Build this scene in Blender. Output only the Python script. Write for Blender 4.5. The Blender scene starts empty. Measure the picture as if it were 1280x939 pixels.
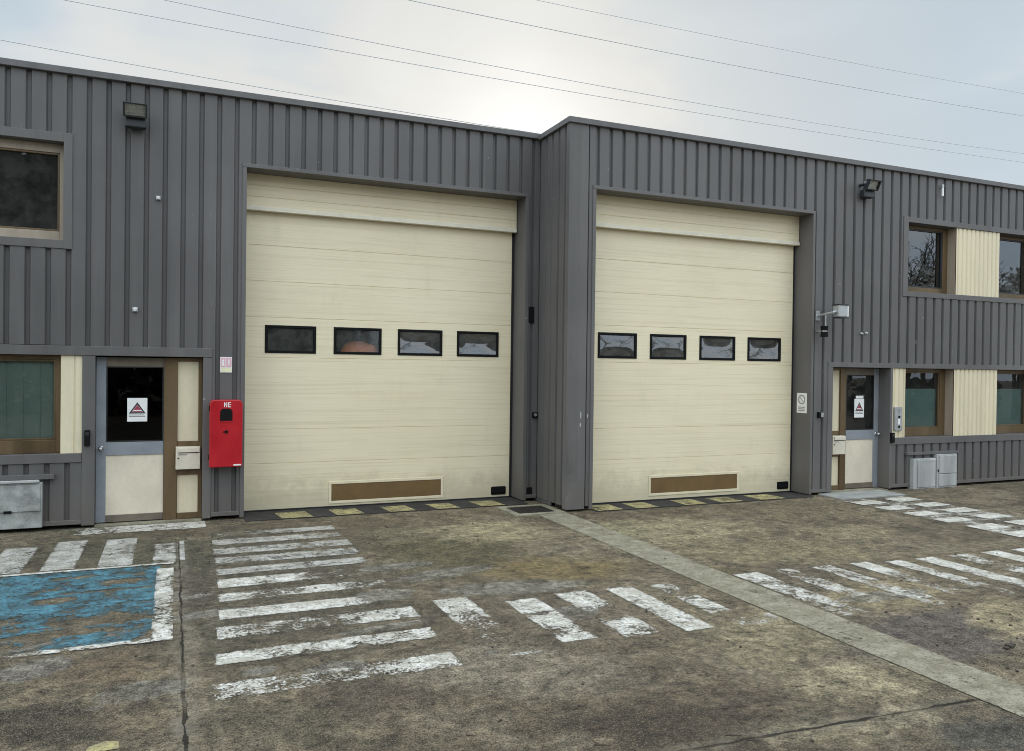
import bpy, bmesh, math, random
from mathutils import Vector, Matrix, noise as mnoise
random.seed(7)
S = bpy.context.scene
COL = S.collection
YL, YR = 10.229, 9.294          # facade planes: recessed unit, projecting unit
SUN_AZ, SUN_EL = math.radians(24.0), math.radians(14.6)

# ------------------------------------------------------------------ helpers
class MB:
    """collects simple shapes for ONE mesh object"""
    def __init__(s): s.v=[]; s.f=[]; s.m=[]
    def quad(s, pts, m=0):
        n=len(s.v); s.v += [tuple(p) for p in pts]; s.f.append(tuple(range(n,n+len(pts)))); s.m.append(m); return s
    def box(s, x0,x1,y0,y1,z0,z1, m=0, bev=0.0):
        bm=bmesh.new()
        vs=[bm.verts.new((x,y,z)) for x in (x0,x1) for y in (y0,y1) for z in (z0,z1)]
        for a in ((0,1,3,2),(4,6,7,5),(0,4,5,1),(2,3,7,6),(0,2,6,4),(1,5,7,3)): bm.faces.new([vs[i] for i in a])
        bmesh.ops.recalc_face_normals(bm, faces=bm.faces)
        if bev>0: bmesh.ops.bevel(bm, geom=list(bm.edges), offset=bev, segments=2, affect='EDGES', profile=0.5)
        return s.add(bm, m)
    def add(s, bm, m=0, mat=None):
        if mat is not None: bm.transform(mat)
        bm.verts.index_update(); n=len(s.v)
        s.v += [tuple(v.co) for v in bm.verts]
        for f in bm.faces: s.f.append(tuple(n+v.index for v in f.verts)); s.m.append(m)
        bm.free(); return s
    def cyl(s, p0, p1, r0, r1=None, seg=16, m=0):
        r1 = r0 if r1 is None else r1
        p0,p1=Vector(p0),Vector(p1); d=p1-p0
        bm=bmesh.new(); bmesh.ops.create_cone(bm, cap_ends=True, segments=seg, radius1=r0, radius2=max(r1,1e-4), depth=d.length)
        q=Vector((0,0,1)).rotation_difference(d.normalized()).to_matrix().to_4x4()
        return s.add(bm, m, Matrix.Translation((p0+p1)/2) @ q)
    def prism(s, prof, y0, y1, m=0, bev=0.0):
        """outline prof [(x,z)] extruded from y0 (front) to y1"""
        bm=bmesh.new()
        a=[bm.verts.new((x,y0,z)) for x,z in prof]; b=[bm.verts.new((x,y1,z)) for x,z in prof]
        n=len(prof)
        bm.faces.new(a); bm.faces.new(b[::-1])
        for i in range(n): bm.faces.new((a[i],b[i],b[(i+1)%n],a[(i+1)%n]))
        bmesh.ops.recalc_face_normals(bm, faces=bm.faces)
        if bev>0: bmesh.ops.bevel(bm, geom=list(bm.edges), offset=bev, segments=2, affect='EDGES', profile=0.5)
        return s.add(bm, m)
    def build(s, name, mats, parent=None, smooth=False):
        me=bpy.data.meshes.new(name); me.from_pydata(s.v,[],s.f)
        for m in (mats if isinstance(mats,(list,tuple)) else [mats]): me.materials.append(m)
        me.polygons.foreach_set('material_index', s.m)
        if smooth: me.polygons.foreach_set('use_smooth',[True]*len(s.f))
        me.update()
        o=bpy.data.objects.new(name, me); COL.objects.link(o)
        if parent is not None: o.parent=parent
        return o

def empty(name, loc=(0,0,0)):
    o=bpy.data.objects.new(name,None); COL.objects.link(o); o.location=loc; o.empty_display_size=.2; return o
def tag(o,label=None,cat=None,group=None,kind=None):
    if label: o['label']=label
    if cat: o['category']=cat
    if group: o['group']=group
    if kind: o['kind']=kind
    return o

# node material helpers -------------------------------------------------
class NT:
    def __init__(s,name):
        s.mat=bpy.data.materials.new(name); s.mat.use_nodes=True; s.t=s.mat.node_tree; s.t.nodes.clear()
        s.out=s.n('ShaderNodeOutputMaterial')
        s.co=None
    def n(s,typ,**kw):
        nd=s.t.nodes.new(typ)
        for k,v in kw.items(): setattr(nd,k,v)
        return nd
    def l(s,a,b): s.t.links.new(a,b)
    def val(s,sock,v):
        if hasattr(v,'is_linked') : s.l(v,sock)
        else: sock.default_value=v
    def pos(s):
        if s.co is None: s.co=s.n('ShaderNodeNewGeometry').outputs['Position']
        return s.co
    def mapping(s,scale=(1,1,1),loc=(0,0,0),vec=None):
        m=s.n('ShaderNodeMapping'); s.l(vec or s.pos(),m.inputs['Vector'])
        m.inputs['Scale'].default_value=scale; m.inputs['Location'].default_value=loc
        return m.outputs[0]
    def noise(s,scale,detail=4,rough=.55,vec=None,dist=0.0,typ=None):
        nd=s.n('ShaderNodeTexNoise')
        if typ: nd.noise_type=typ
        s.l(vec or s.pos(),nd.inputs['Vector']); nd.inputs['Scale'].default_value=scale
        nd.inputs['Detail'].default_value=detail; nd.inputs['Roughness'].default_value=rough; nd.inputs['Distortion'].default_value=dist
        return nd.outputs[0]
    def math(s,op,a,b=0.0,c=None,clamp=False):
        nd=s.n('ShaderNodeMath',operation=op); nd.use_clamp=clamp
        s.val(nd.inputs[0],a); s.val(nd.inputs[1],b)
        if c is not None: s.val(nd.inputs[2],c)
        return nd.outputs[0]
    def rng(s,v,a,b,c=0.0,d=1.0,smooth=True):
        nd=s.n('ShaderNodeMapRange'); nd.interpolation_type='SMOOTHSTEP' if smooth else 'LINEAR'
        s.val(nd.inputs[0],v)
        for i,x in zip((1,2,3,4),(a,b,c,d)): s.val(nd.inputs[i],x)
        return nd.outputs[0]
    def mix(s,f,a,b,blend='MIX'):
        nd=s.n('ShaderNodeMix',data_type='RGBA'); nd.blend_type=blend
        s.val(nd.inputs[0],f); 
        for i,x in ((6,a),(7,b)):
            if hasattr(x,'is_linked'): s.l(x,nd.inputs[i])
            else: nd.inputs[i].default_value=(*x,1)
        return nd.outputs[2]
    def sep(s):
        nd=s.n('ShaderNodeSeparateXYZ'); s.l(s.pos(),nd.inputs[0]); return nd.outputs
    def bump(s,h,strength=.3,dist=.01,normal=None):
        nd=s.n('ShaderNodeBump'); s.l(h,nd.inputs['Height']); nd.inputs['Strength'].default_value=strength; nd.inputs['Distance'].default_value=dist
        if normal is not None: s.l(normal,nd.inputs['Normal'])
        return nd.outputs[0]
    def bsdf(s,color,rough=.5,metal=0.0,normal=None,spec=None,coat=None):
        b=s.n('ShaderNodeBsdfPrincipled')
        if hasattr(color,'is_linked'): s.l(color,b.inputs['Base Color'])
        else: b.inputs['Base Color'].default_value=(*color,1)
        s.val(b.inputs['Roughness'],rough); s.val(b.inputs['Metallic'],metal)
        if spec is not None: b.inputs['Specular IOR Level'].default_value=spec
        if coat: b.inputs['Coat Weight'].default_value=coat
        if normal is not None: s.l(normal,b.inputs['Normal'])
        return b.outputs[0]
    def done(s,shader): s.l(shader,s.out.inputs['Surface']); return s.mat

def simple(name,col,rough=.5,metal=0.0,var=.12,scale=6,bump=.0,spec=None,streak=False):
    t=NT(name)
    v=t.mapping(scale=(1,1,.12)) if streak else None
    n1=t.noise(scale,5,.6,vec=v); n2=t.noise(scale*9,3,.6)
    f=t.math('ADD',t.math('MULTIPLY',n1,.75),t.math('MULTIPLY',n2,.25))
    d=tuple(c*(1-var*2.2) for c in col); b=tuple(min(1,c*(1+var*1.6)) for c in col)
    c=t.mix(t.rng(f,.25,.75),d,b)
    r=t.rng(n1,.2,.8,max(.02,rough-.08),min(1,rough+.1))
    nm=t.bump(f,bump,.004) if bump>0 else None
    return t.done(t.bsdf(c,r,metal,nm,spec))

# cladding: weathered dark grey painted steel, faint vertical run-off streaks
def cladding_mat(name='grey_cladding_paint',col=(.115,.109,.108)):
    t=NT(name)
    big=t.noise(.55,4,.6); st=t.noise(7,5,.65,vec=t.mapping(scale=(1,1,.05))); fine=t.noise(55,3,.6)
    c=t.mix(t.rng(big,.3,.7),tuple(x*.86 for x in col),tuple(x*1.10 for x in col))
    c=t.mix(t.math('MULTIPLY',t.rng(st,.45,.75),.32),c,tuple(x*1.45 for x in (col[0],col[1]*1.0,col[2]*.97)))
    c=t.mix(t.math('MULTIPLY',t.rng(st,.45,.25),.35),c,tuple(x*.6 for x in col))
    x,y,z=t.sep()
    # sheets from different batches, one metre wide
    wn=t.n('ShaderNodeTexWhiteNoise'); wn.noise_dimensions='1D'; t.l(t.math('FLOOR',t.math('ADD',x,.07)),wn.inputs['W'])
    vs=t.n('ShaderNodeVectorMath',operation='SCALE'); t.l(c,vs.inputs[0]); t.l(t.rng(wn.outputs['Value'],0,1,.93,1.07),vs.inputs['Scale']); c=vs.outputs[0]
    # splash-back dirt, mud thrown up by rain on the lowest half metre
    mud=t.math('MULTIPLY',t.rng(t.math('ADD',z,t.math('MULTIPLY',t.noise(5,5,.7),-.5)),-.05,.28,1,0),.35)
    c=t.mix(mud,c,(.13,.115,.09))
    # chips
    ch=t.rng(t.noise(11,2,.5),.765,.78)
    c=t.mix(t.math('MULTIPLY',ch,.5),c,(.35,.35,.34))
    r=t.rng(st,.2,.8,.42,.62)
    nm=t.bump(t.noise(1.6,2,.5,vec=t.mapping(scale=(1,1,.35))),.10,.05)
    nm=t.bump(fine,.05,.002,nm)
    return t.done(t.bsdf(c,r,0,nm,.4))

def cream_door_mat():
    t=NT('cream_door_panel')
    x,y,z=t.sep()
    lines=t.noise(1.0,3,.7,vec=t.mapping(scale=(.35,.35,42)))
    l2=t.noise(1.0,2,.6,vec=t.mapping(scale=(1.1,1.1,120)))
    big=t.noise(.8,4,.6)
    c=t.mix(t.rng(big,.3,.7),(.748,.662,.468),(.795,.708,.512))
    c=t.mix(t.math('MULTIPLY',t.rng(lines,.55,.64),.26),c,(.52,.44,.27))
    c=t.mix(t.math('MULTIPLY',t.rng(l2,.53,.62),.20),c,(.52,.44,.27))
    grime=t.noise(3.2,6,.7,vec=t.mapping(scale=(1,1,.3)))
    c=t.mix(t.math('MULTIPLY',t.rng(grime,.55,.8),.22),c,(.42,.37,.25))
    low=t.math('MULTIPLY',t.rng(t.math('ADD',z,t.math('MULTIPLY',t.noise(6,5,.7),-.7)),-.25,.2,1,0),.45)
    c=t.mix(low,c,(.36,.31,.21))
    h=t.math('ADD',t.math('MULTIPLY',lines,.7),t.math('MULTIPLY',l2,.3))
    nm=t.bump(h,.22,.006)
    nm=t.bump(t.noise(1.3,2,.5),.12,.03,nm)
    return t.done(t.bsdf(c,.42,0,nm,.4))

def glass_mat(name='window_glass',ior=1.9,tint=(.82,.86,.85),rough=.0,wav=.02,dust_haze=0.0):
    t=NT(name)
    nm=t.bump(t.noise(2.5,2,.5),wav,.02)
    g=t.n('ShaderNodeBsdfGlossy'); g.inputs['Roughness'].default_value=rough; g.inputs['Color'].default_value=(.92,.95,1,1); t.l(nm,g.inputs['Normal'])
    tr=t.n('ShaderNodeBsdfTransparent'); tr.inputs[0].default_value=(*tint,1)
    fr=t.n('ShaderNodeFresnel'); fr.inputs[0].default_value=ior
    m=t.n('ShaderNodeMixShader'); t.l(fr.outputs[0],m.inputs[0]); t.l(tr.outputs[0],m.inputs[1]); t.l(g.outputs[0],m.inputs[2])
    if dust_haze>0:
        df=t.n('ShaderNodeBsdfDiffuse'); df.inputs[0].default_value=(.50,.50,.47,1)  # pale dust film also stands in for grey haze on the panes
        k=t.n('ShaderNodeMixShader'); t.l(t.rng(t.noise(5,6,.7),.3,.7,dust_haze*.5,dust_haze*1.5),k.inputs[0]); t.l(m.outputs[0],k.inputs[1]); t.l(df.outputs[0],k.inputs[2]); m=k
    return t.done(m.outputs[0])

def emask(t,cx,cy,rx,ry,nz,edge=.25,amp=.55,rot=0.0):
    """soft noisy ellipse on the ground"""
    x,y,z=t.sep()
    dx=t.math('SUBTRACT',x,cx); dy=t.math('SUBTRACT',y,cy)
    if rot:
        c,s_=math.cos(rot),math.sin(rot)
        dx,dy=(t.math('ADD',t.math('MULTIPLY',dx,c),t.math('MULTIPLY',dy,s_)), t.math('SUBTRACT',t.math('MULTIPLY',dy,c),t.math('MULTIPLY',dx,s_)))
    a=t.math('POWER',t.math('ABSOLUTE',t.math('DIVIDE',dx,rx)),2.0); b=t.math('POWER',t.math('ABSOLUTE',t.math('DIVIDE',dy,ry)),2.0)
    d=t.math('SQRT',t.math('ADD',a,b))
    d=t.math('ADD',d,t.math('MULTIPLY',t.math('SUBTRACT',nz,.5),amp*2))
    return t.rng(d,1-edge,1+edge,1,0)

# stains on the yard: centre, 2x2 shape, colour, strength
STAINS=[(2.593, 7.691, 1.213, -0.404, -0.373, -1.019, (0.078, 0.066, 0.031), 0.83),
(3.36, 6.652, 1.241, -0.62, -0.731, -1.969, (0.159, 0.112, 0.045), 0.83),
(3.358, 8.515, 1.174, -0.458, -0.622, -1.738, (0.302, 0.254, 0.149), 0.83),
(2.353, 8.688, 1.787, -0.478, -0.871, -2.423, (0.138, 0.119, 0.072), 0.6799999999999999),
(5.505, 7.847, 0.796, -0.554, -0.45, -1.259, (0.282, 0.233, 0.138), 0.7799999999999999),
(5.923, 6.554, 0.768, -0.688, -0.62, -1.696, (0.196, 0.161, 0.09), 0.7799999999999999),
(7.909, 8.227, 0.591, -0.564, -0.69, -1.98, (0.154, 0.126, 0.077), 0.6799999999999999),
(4.745, 6.045, 1.794, -1.392, -1.484, -3.991, (0.1, 0.078, 0.04), 0.7799999999999999),
(7.382, 7.03, 1.312, -1.366, -0.733, -2.047, (0.255, 0.212, 0.125), 0.6799999999999999),
(0.159, 7.455, 6.358, -0.121, -0.266, -0.711, (0.062, 0.05, 0.038), 0.83),
(1.975, 4.565, 1.204, -0.511, -0.903, -2.312, (0.229, 0.192, 0.138), 0.6799999999999999),
(3.928, 4.454, 1.525, -1.326, -0.604, -1.566, (0.249, 0.207, 0.125), 0.7799999999999999),
(3.953, 3.588, 1.659, -1.798, -1.159, -2.955, (0.282, 0.236, 0.146), 0.83),
(2.487, 3.519, 1.763, -1.222, -1.28, -3.225, (0.046, 0.032, 0.02), 0.88),
(3.072, 3.678, 3.42, -2.807, -1.616, -4.101, (0.085, 0.063, 0.042), 0.6799999999999999),
(5.185, 4.064, 1.087, -1.368, -0.58, -1.507, (0.098, 0.08, 0.071), 0.88),
(5.663, 4.862, 1.33, -1.531, -0.828, -2.191, (0.266, 0.212, 0.12), 0.7799999999999999),
(6.008, 4.151, 2.372, -3.39, -0.709, -1.856, (0.287, 0.233, 0.134), 0.7799999999999999),
(3.957, 2.809, 2.474, -3.419, -1.68, -4.223, (0.052, 0.05, 0.042), 0.83),
(3.203, 3.136, 2.237, -2.242, -2.0, -5.028, (0.212, 0.176, 0.11), 0.6799999999999999),
(3.728, 3.135, 3.611, -4.217, -3.028, -7.643, (0.287, 0.243, 0.158), 0.7799999999999999),
(-0.603, 4.738, 3.406, 0.439, -1.402, -3.532, (0.046, 0.036, 0.026), 0.83),
(-0.488, 5.523, 2.055, 0.186, -1.838, -4.705, (0.138, 0.097, 0.059), 0.7799999999999999),
(-0.178, 4.57, 4.354, 0.182, -2.796, -7.042, (0.149, 0.116, 0.075), 0.6799999999999999),
(0.483, 4.309, 2.219, -0.238, -1.391, -3.504, (0.105, 0.088, 0.056), 0.7799999999999999),
(1.077, 4.459, 2.663, -0.627, -1.639, -4.159, (0.08, 0.06, 0.042), 0.7799999999999999),
(1.364, 4.013, 2.745, -0.911, -1.891, -4.769, (0.176, 0.143, 0.096), 0.6799999999999999),
(0.896, 6.909, 1.254, -0.159, -0.204, -0.543, (0.066, 0.056, 0.04), 0.6799999999999999),
(-0.503, 8.82, 0.986, 0.058, -0.381, -1.042, (0.066, 0.06, 0.038), 0.7799999999999999),
(2.418, 4.323, 2.492, -1.37, -1.11, -2.838, (0.176, 0.145, 0.101), 0.58),
(4.841, 7.938, 3.067, -1.853, -0.533, -1.488, (0.212, 0.192, 0.11), 0.6799999999999999),
(-1.335, 10.378, 1.39, 0.18, -1.233, -3.457, (0.055, 0.058, 0.034), 0.7799999999999999),
(0.655, 8.991, 2.695, -0.191, -0.426, -1.177, (0.085, 0.075, 0.052), 0.58),
(2.732, 5.398, 1.209, -0.603, -0.518, -1.356, (0.105, 0.082, 0.058), 0.6799999999999999),
(0.27, 5.772, 4.817, -0.21, -0.746, -1.93, (0.085, 0.074, 0.05), 0.6799999999999999),
(0.109, 5.362, 15.139, -0.263, -0.445, -1.141, (0.202, 0.165, 0.114), 0.63),
(7.223, 5.631, 1.229, -1.561, -0.856, -2.323, (0.138, 0.109, 0.067), 0.6799999999999999)]

def ground_mat():
    t=NT('old_worn_yard_surface')
    x,y,z=t.sep()
    R=t.rng; X=t.mix; K=t.math
    big=t.noise(.42,6,.62,dist=.6); med=t.noise(1.7,8,.72,dist=.8); mid=t.noise(4.6,8,.74,dist=.5,vec=t.mapping(loc=(7,2,0)))
    fin=t.noise(15,8,.78); grit=t.noise(70,5,.75); peb=t.noise(150,3,.65)
    ridg=t.noise(2.0,7,.66,dist=.5,typ='RIDGED_MULTIFRACTAL',vec=t.mapping(scale=(1,1.5,1),loc=(3,5,0)))
    edge=t.noise(5.5,8,.75,dist=.3); e2=t.noise(2.2,9,.74,dist=.7,vec=t.mapping(loc=(1,9,0)))
    c=X(R(big,.40,.58),(.098,.075,.047),(.158,.126,.080))
    c=X(K('MULTIPLY',R(med,.50,.60),.6),c,(.195,.163,.112))
    c=X(K('MULTIPLY',R(med,.48,.38),.6),c,(.045,.035,.025))
    wob=K('ADD',K('MULTIPLY',K('SUBTRACT',e2,.5),2.6),K('MULTIPLY',K('SUBTRACT',edge,.5),1.5))
    for (cx,cy,a,b_,c_,d_,col,st_) in STAINS:
        v=t.n('ShaderNodeVectorMath',operation='SUBTRACT'); t.l(t.pos(),v.inputs[0]); v.inputs[1].default_value=(cx,cy,0)
        p=t.n('ShaderNodeVectorMath',operation='DOT_PRODUCT'); t.l(v.outputs[0],p.inputs[0]); p.inputs[1].default_value=(a,b_,0)
        q=t.n('ShaderNodeVectorMath',operation='DOT_PRODUCT'); t.l(v.outputs[0],q.inputs[0]); q.inputs[1].default_value=(c_,d_,0)
        pp=p.outputs['Value']; qq=q.outputs['Value']
        d=K('SQRT',K('ADD',K('MULTIPLY',pp,pp),K('MULTIPLY',qq,qq)))
        c=X(K('MULTIPLY',R(K('ADD',d,wob),.60,1.30,1,0),st_),c,col)
    # pale mortar repairs
    reps=[(-.17,5.02,.25,.15,.1),(-.78,5.62,.22,.17,.5),(.50,5.09,.10,.07,0),(.95,4.98,.22,.09,.0),(1.62,6.42,.24,.17,0),(2.75,6.24,.66,.19,-.15),(2.85,5.42,.24,.16,.3),(-.395,4.86,.05,.035,0),(1.95,4.86,.05,.03,0),(2.3,6.9,.5,.15,.2),(1.95,7.3,.4,.12,.1),(-.55,6.10,.40,.09,.2),(.25,6.40,.32,.09,.15),(5.6,4.9,.5,.12,0),(1.45,5.62,.35,.06,.1),(.05,6.9,.25,.07,.2)]
    m=None
    for (cx,cy,rx,ry,ro) in reps:
        e=emask(t,cx,cy,rx,ry,edge,.08,.70,ro); m=e if m is None else K('MAXIMUM',m,e)
    rp=K('MULTIPLY',m,R(med,.36,.50,.30,.80))
    c=X(rp,c,X(R(mid,.40,.60),(.145,.132,.108),(.205,.190,.160)))
    # grain: multiplies the local tone so that the stains keep their colour
    def gain(c,nz,lo,hi,a,b_):
        g=R(nz,lo,hi,a,b_,smooth=False)
        v=t.n('ShaderNodeVectorMath',operation='SCALE'); t.l(c,v.inputs[0]); t.l(g,v.inputs['Scale']); return v.outputs[0]
    c=gain(c,mid,.35,.65,.50,1.72)
    c=gain(c,fin,.37,.63,.45,1.68)
    c=gain(c,grit,.38,.62,.52,1.55)
    cr=t.noise(26,6,.8,vec=t.mapping(loc=(4,4,0)))
    c=X(K('MULTIPLY',R(cr,.435,.405),.72),c,(.030,.024,.016)); c=X(K('MULTIPLY',R(cr,.575,.605),.45),c,(.33,.285,.20))
    c=X(K('MULTIPLY',R(grit,.43,.405),.60),c,(.020,.016,.011)); c=X(K('MULTIPLY',R(grit,.585,.61),.50),c,(.40,.35,.265))
    c=X(K('MULTIPLY',R(peb,.56,.64),.60),c,(.44,.395,.31)); c=X(K('MULTIPLY',R(peb,.43,.34),.45),c,(.015,.012,.009))
    pits=K('MULTIPLY',R(mid,.42,.34),R(fin,.52,.44)); c=X(K('MULTIPLY',pits,.8),c,(.016,.012,.008))
    fis=K('MULTIPLY',R(ridg,.72,1.05),R(t.noise(.9,4,.6),.52,.62))
    c=X(K('MULTIPLY',fis,.75),c,(.018,.013,.009))
    # slab joints, wandering and broken
    jw=K('ADD',K('MULTIPLY',K('SUBTRACT',t.noise(3.5,6,.7),.5),.05),K('MULTIPLY',K('SUBTRACT',fin,.5),.035))
    jx=K('ABSOLUTE',K('SUBTRACT',K('ADD',x,jw),K('ADD',.045,K('MULTIPLY',K('SUBTRACT',y,9.0),-.003))))
    wid=K('MULTIPLY',R(mid,.36,.64,.003,.014),R(y,8.5,4.5,.55,1.0)); bw=R(t.noise(1.1,5,.6),.38,.52,.35,1)
    j1=K('MULTIPLY',K('MULTIPLY',R(K('DIVIDE',jx,wid),.7,1.3,1,0),R(y,9.0,9.2,1,0)),bw)
    jy=K('ABSOLUTE',K('SUBTRACT',K('ADD',y,jw),K('ADD',3.245,K('MULTIPLY',K('SUBTRACT',x,2.56),-.062))))
    j2=K('MULTIPLY',K('MULTIPLY',R(K('DIVIDE',jy,wid),.7,1.3,1,0),K('MULTIPLY',R(x,1.9,2.3),R(x,4.25,4.4,1,0))),bw)
    jz=K('ABSOLUTE',K('SUBTRACT',K('ADD',x,K('MULTIPLY',jw,.6)),4.345))
    j3=K('MULTIPLY',R(K('DIVIDE',jz,wid),.9,1.8,1,0),R(y,6.8,5.8))
    j=K('MAXIMUM',K('MAXIMUM',j1,j2),j3)
    lip=K('MULTIPLY',R(jx,.01,.11,1,0),R(edge,.46,.58))
    c=X(K('MULTIPLY',K('MULTIPLY',lip,R(y,9.0,9.2,1,0)),.65),c,(.27,.24,.19))
    lip2=K('MULTIPLY',K('MULTIPLY',R(jy,.01,.10,1,0),R(edge,.46,.58)),R(x,1.9,2.3))
    c=X(K('MULTIPLY',K('MULTIPLY',lip2,R(x,4.25,4.4,1,0)),.5),c,(.25,.22,.165))
    c=X(K('MULTIPLY',j,.88),c,(.011,.009,.007))
    h=K('ADD',K('MULTIPLY',fin,.6),K('MULTIPLY',grit,.25)); h=K('ADD',h,K('MULTIPLY',mid,.9)); h=K('ADD',h,K('MULTIPLY',med,.6))
    h=K('SUBTRACT',h,K('MULTIPLY',j,1.0)); h=K('SUBTRACT',h,K('MULTIPLY',fis,.35)); h=K('ADD',h,K('MULTIPLY',m,.10))
    nm=t.bump(h,.9,.05)
    return t.done(t.bsdf(c,R(big,.38,.62,.68,.95),0,nm,.28))

def paint_mat(name,col,dirt,holes=()):
    """road paint; 'wear' along each stripe says how much has gone, its edges crumble first"""
    t=NT(name); K=t.math; R=t.rng
    def att(n_):
        a=t.n('ShaderNodeAttribute'); a.attribute_name=n_; a.attribute_type='GEOMETRY'; return a.outputs['Fac']
    wear=att('wear'); u,v_,w,h=att('pu'),att('pv'),att('sw'),att('sh')
    ed=K('MINIMUM',K('MINIMUM',u,K('SUBTRACT',w,u)),K('MINIMUM',v_,K('SUBTRACT',h,v_)))
    n1=t.noise(2.2,6,.68,dist=.5); n2=t.noise(9,8,.76,dist=.4); n3=t.noise(40,5,.75); n4=t.noise(110,3,.7)
    v=K('ADD',K('ADD',K('MULTIPLY',n1,.29),K('MULTIPLY',n2,.30)),K('ADD',K('MULTIPLY',n3,.27),K('MULTIPLY',n4,.14)))
    v=K('ADD',.5,K('MULTIPLY',K('SUBTRACT',v,.5),1.5))
    wear=K('ADD',wear,R(ed,.028,-.002,0,.05))
    if holes:
        eg=t.noise(4.5,7,.72)
        for (cx,cy,rx,ry) in holes: wear=K('ADD',wear,K('MULTIPLY',emask(t,cx,cy,rx,ry,eg,.5,.8),.12))
    a=R(K('SUBTRACT',v,wear),-.004,.007)
    thin=R(K('SUBTRACT',v,wear),0,.10)                         # thin paint lets the dirty ground tone through
    c=t.mix(R(t.noise(6,7,.74),.38,.60),col,dirt)
    c=t.mix(K('MULTIPLY',K('SUBTRACT',1.0,thin),.45),c,tuple(x*.55 for x in dirt))
    c=t.mix(K('MULTIPLY',R(n3,.48,.38),.55),c,tuple(x*.30 for x in dirt))
    c=t.mix(K('MULTIPLY',R(n4,.47,.38),.45),c,tuple(x*.35 for x in dirt))
    c=t.mix(K('MULTIPLY',R(n2,.46,.36),.45),c,tuple(x*.35 for x in dirt))
    nm=t.bump(K('ADD',v,K('MULTIPLY',n4,.3)),.6,.015)
    b=t.bsdf(c,.78,0,nm,.25)
    tr=t.n('ShaderNodeBsdfTransparent'); m=t.n('ShaderNodeMixShader')
    t.l(a,m.inputs[0]); t.l(tr.outputs[0],m.inputs[1]); t.l(b,m.inputs[2])
    return t.done(m.outputs[0])

M={}
M['clad']=cladding_mat(); M['trim']=cladding_mat('grey_flashing_paint',(.125,.118,.116))
M['cap']=simple('pale_grey_roof_cap',(.12,.117,.117),.5,0,.12,5)
M['cream']=cream_door_mat()
M['cream_flat']=simple('cream_painted_sheet',(.70,.62,.44),.45,0,.05,3,.03,streak=True)
M['door_cream']=simple('pale_door_panel',(.70,.62,.49),.45,0,.06,2.5,.03)
M['cream_lip']=simple('white_coated_rail',(.74,.69,.56),.45,0,.06,6)
M['glass']=glass_mat('window_glass',1.55,(.84,.88,.86),.0,.02,.03); M['clear_glass']=glass_mat('reflecting_upper_glass',1.9,(.55,.6,.6),.0,.02); M['acrylic']=glass_mat('bulged_acrylic',2.0,(.78,.80,.78),.03,.03,.10); M['flat_acrylic']=glass_mat('dust_hazed_flat_acrylic',1.45,(.85,.86,.84),.03,.03,.09); M['upper_glass']=glass_mat('dust_hazed_window_glass',1.6,(.5,.55,.58),.012,.02,.05)
M['dark_glass']=glass_mat('tinted_door_glass',1.30,(.12,.13,.13),.0,.02)
M['brown']=simple('bronze_anodised_frame',(.140,.092,.046),.42,.25,.18,4,streak=True)
M['brown_pale']=simple('faded_bronze_reveal',(.33,.275,.21),.5,0,.10,4,streak=True)
M['brown_grey']=simple('weathered_kick_rail',(.16,.13,.10),.55,.1,.14,5)
M['bluegrey']=simple('blue_grey_door_paint',(.240,.258,.285),.42,0,.06,5)
M['black']=simple('black_plastic',(.006,.006,.006),.6,0,.1,8,0,.15)
M['rubber']=simple('black_rubber_seal',(.014,.013,.012),.7,0,.1,8)
M['interior']=simple('dim_hall_lining',(.10,.10,.095),.8,0,.15,1)
M['blind']=simple('green_grey_blind',(.25,.33,.285),.7,0,.06,2,streak=True)
M['film']=simple('teal_window_film',(.17,.28,.26),.6,0,.05,1)
M['red']=simple('red_cabinet_paint',(.43,.006,.014),.36,0,.06,4)
M['white']=simple('white_sign_board',(.78,.78,.77),.4,0,.03,8)
M['offwhite']=simple('letterbox_enamel',(.66,.60,.49),.42,0,.05,6)
M['pink']=simple('faded_red_print',(.72,.42,.47),.5,0,.06,12)
M['paleyellow']=simple('faded_yellow_print',(.76,.74,.50),.5,0,.05,12)
M['ink']=simple('black_print',(.035,.03,.032),.5,0,.05,10)
M['greyink']=simple('faded_grey_print',(.30,.27,.27),.5,0,.05,10)
M['maroon']=simple('red_print',(.32,.045,.075),.5,0,.1,20)
M['lampblack']=simple('dark_cast_housing',(.022,.025,.029),.45,0,.1,8)
M['lens']=simple('lamp_reflector',(.82,.83,.80),.5,.1,.12,20)
M['lampglass']=glass_mat('lamp_front_glass',1.35,(.96,.96,.96),.05,.0)
M['alu']=simple('grey_aluminium',(.42,.43,.44),.35,.5,.08,10)
M['steel']=simple('bright_steel',(.6,.6,.6),.25,.9,.08,10)
M['concrete']=simple('pale_concrete_channel',(.262,.240,.172),.85,0,.26,3.2,.8)
M['pave']=simple('pale_paving',(.30,.30,.285),.8,0,.14,4,.4)
M['grcbox']=simple('weathered_grey_box',(.31,.32,.305),.75,0,.24,7,.4)
M['cabinet']=simple('pale_grey_cabinet',(.38,.385,.375),.65,0,.16,6,.1,streak=True)
M['rust']=simple('brown_louvre_panel',(.150,.088,.030),.65,0,.10,5)
M['grate']=simple('dark_iron_grate',(.035,.03,.028),.6,.3,.2,9)
M['cable']=simple('weathered_cable',(.50,.52,.54),.6,0,.05,1)
M['orange']=simple('plain_orange',(.85,.30,.13),.6,0,.1,4)
M['pale_stuff']=simple('pale_packing_film',(.62,.62,.58),.4,0,.2,14)
M['bark']=simple('dark_bark',(.07,.055,.04),.9,0,.2,3)
M['leaf']=simple('dark_foliage',(.055,.070,.040),.7,0,.3,1)
M['twig']=simple('grey_twigs',(.19,.17,.14),.8,0,.2,2)
M['blossom']=simple('pale_blossom',(.62,.62,.58),.7,0,.2,3)
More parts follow.
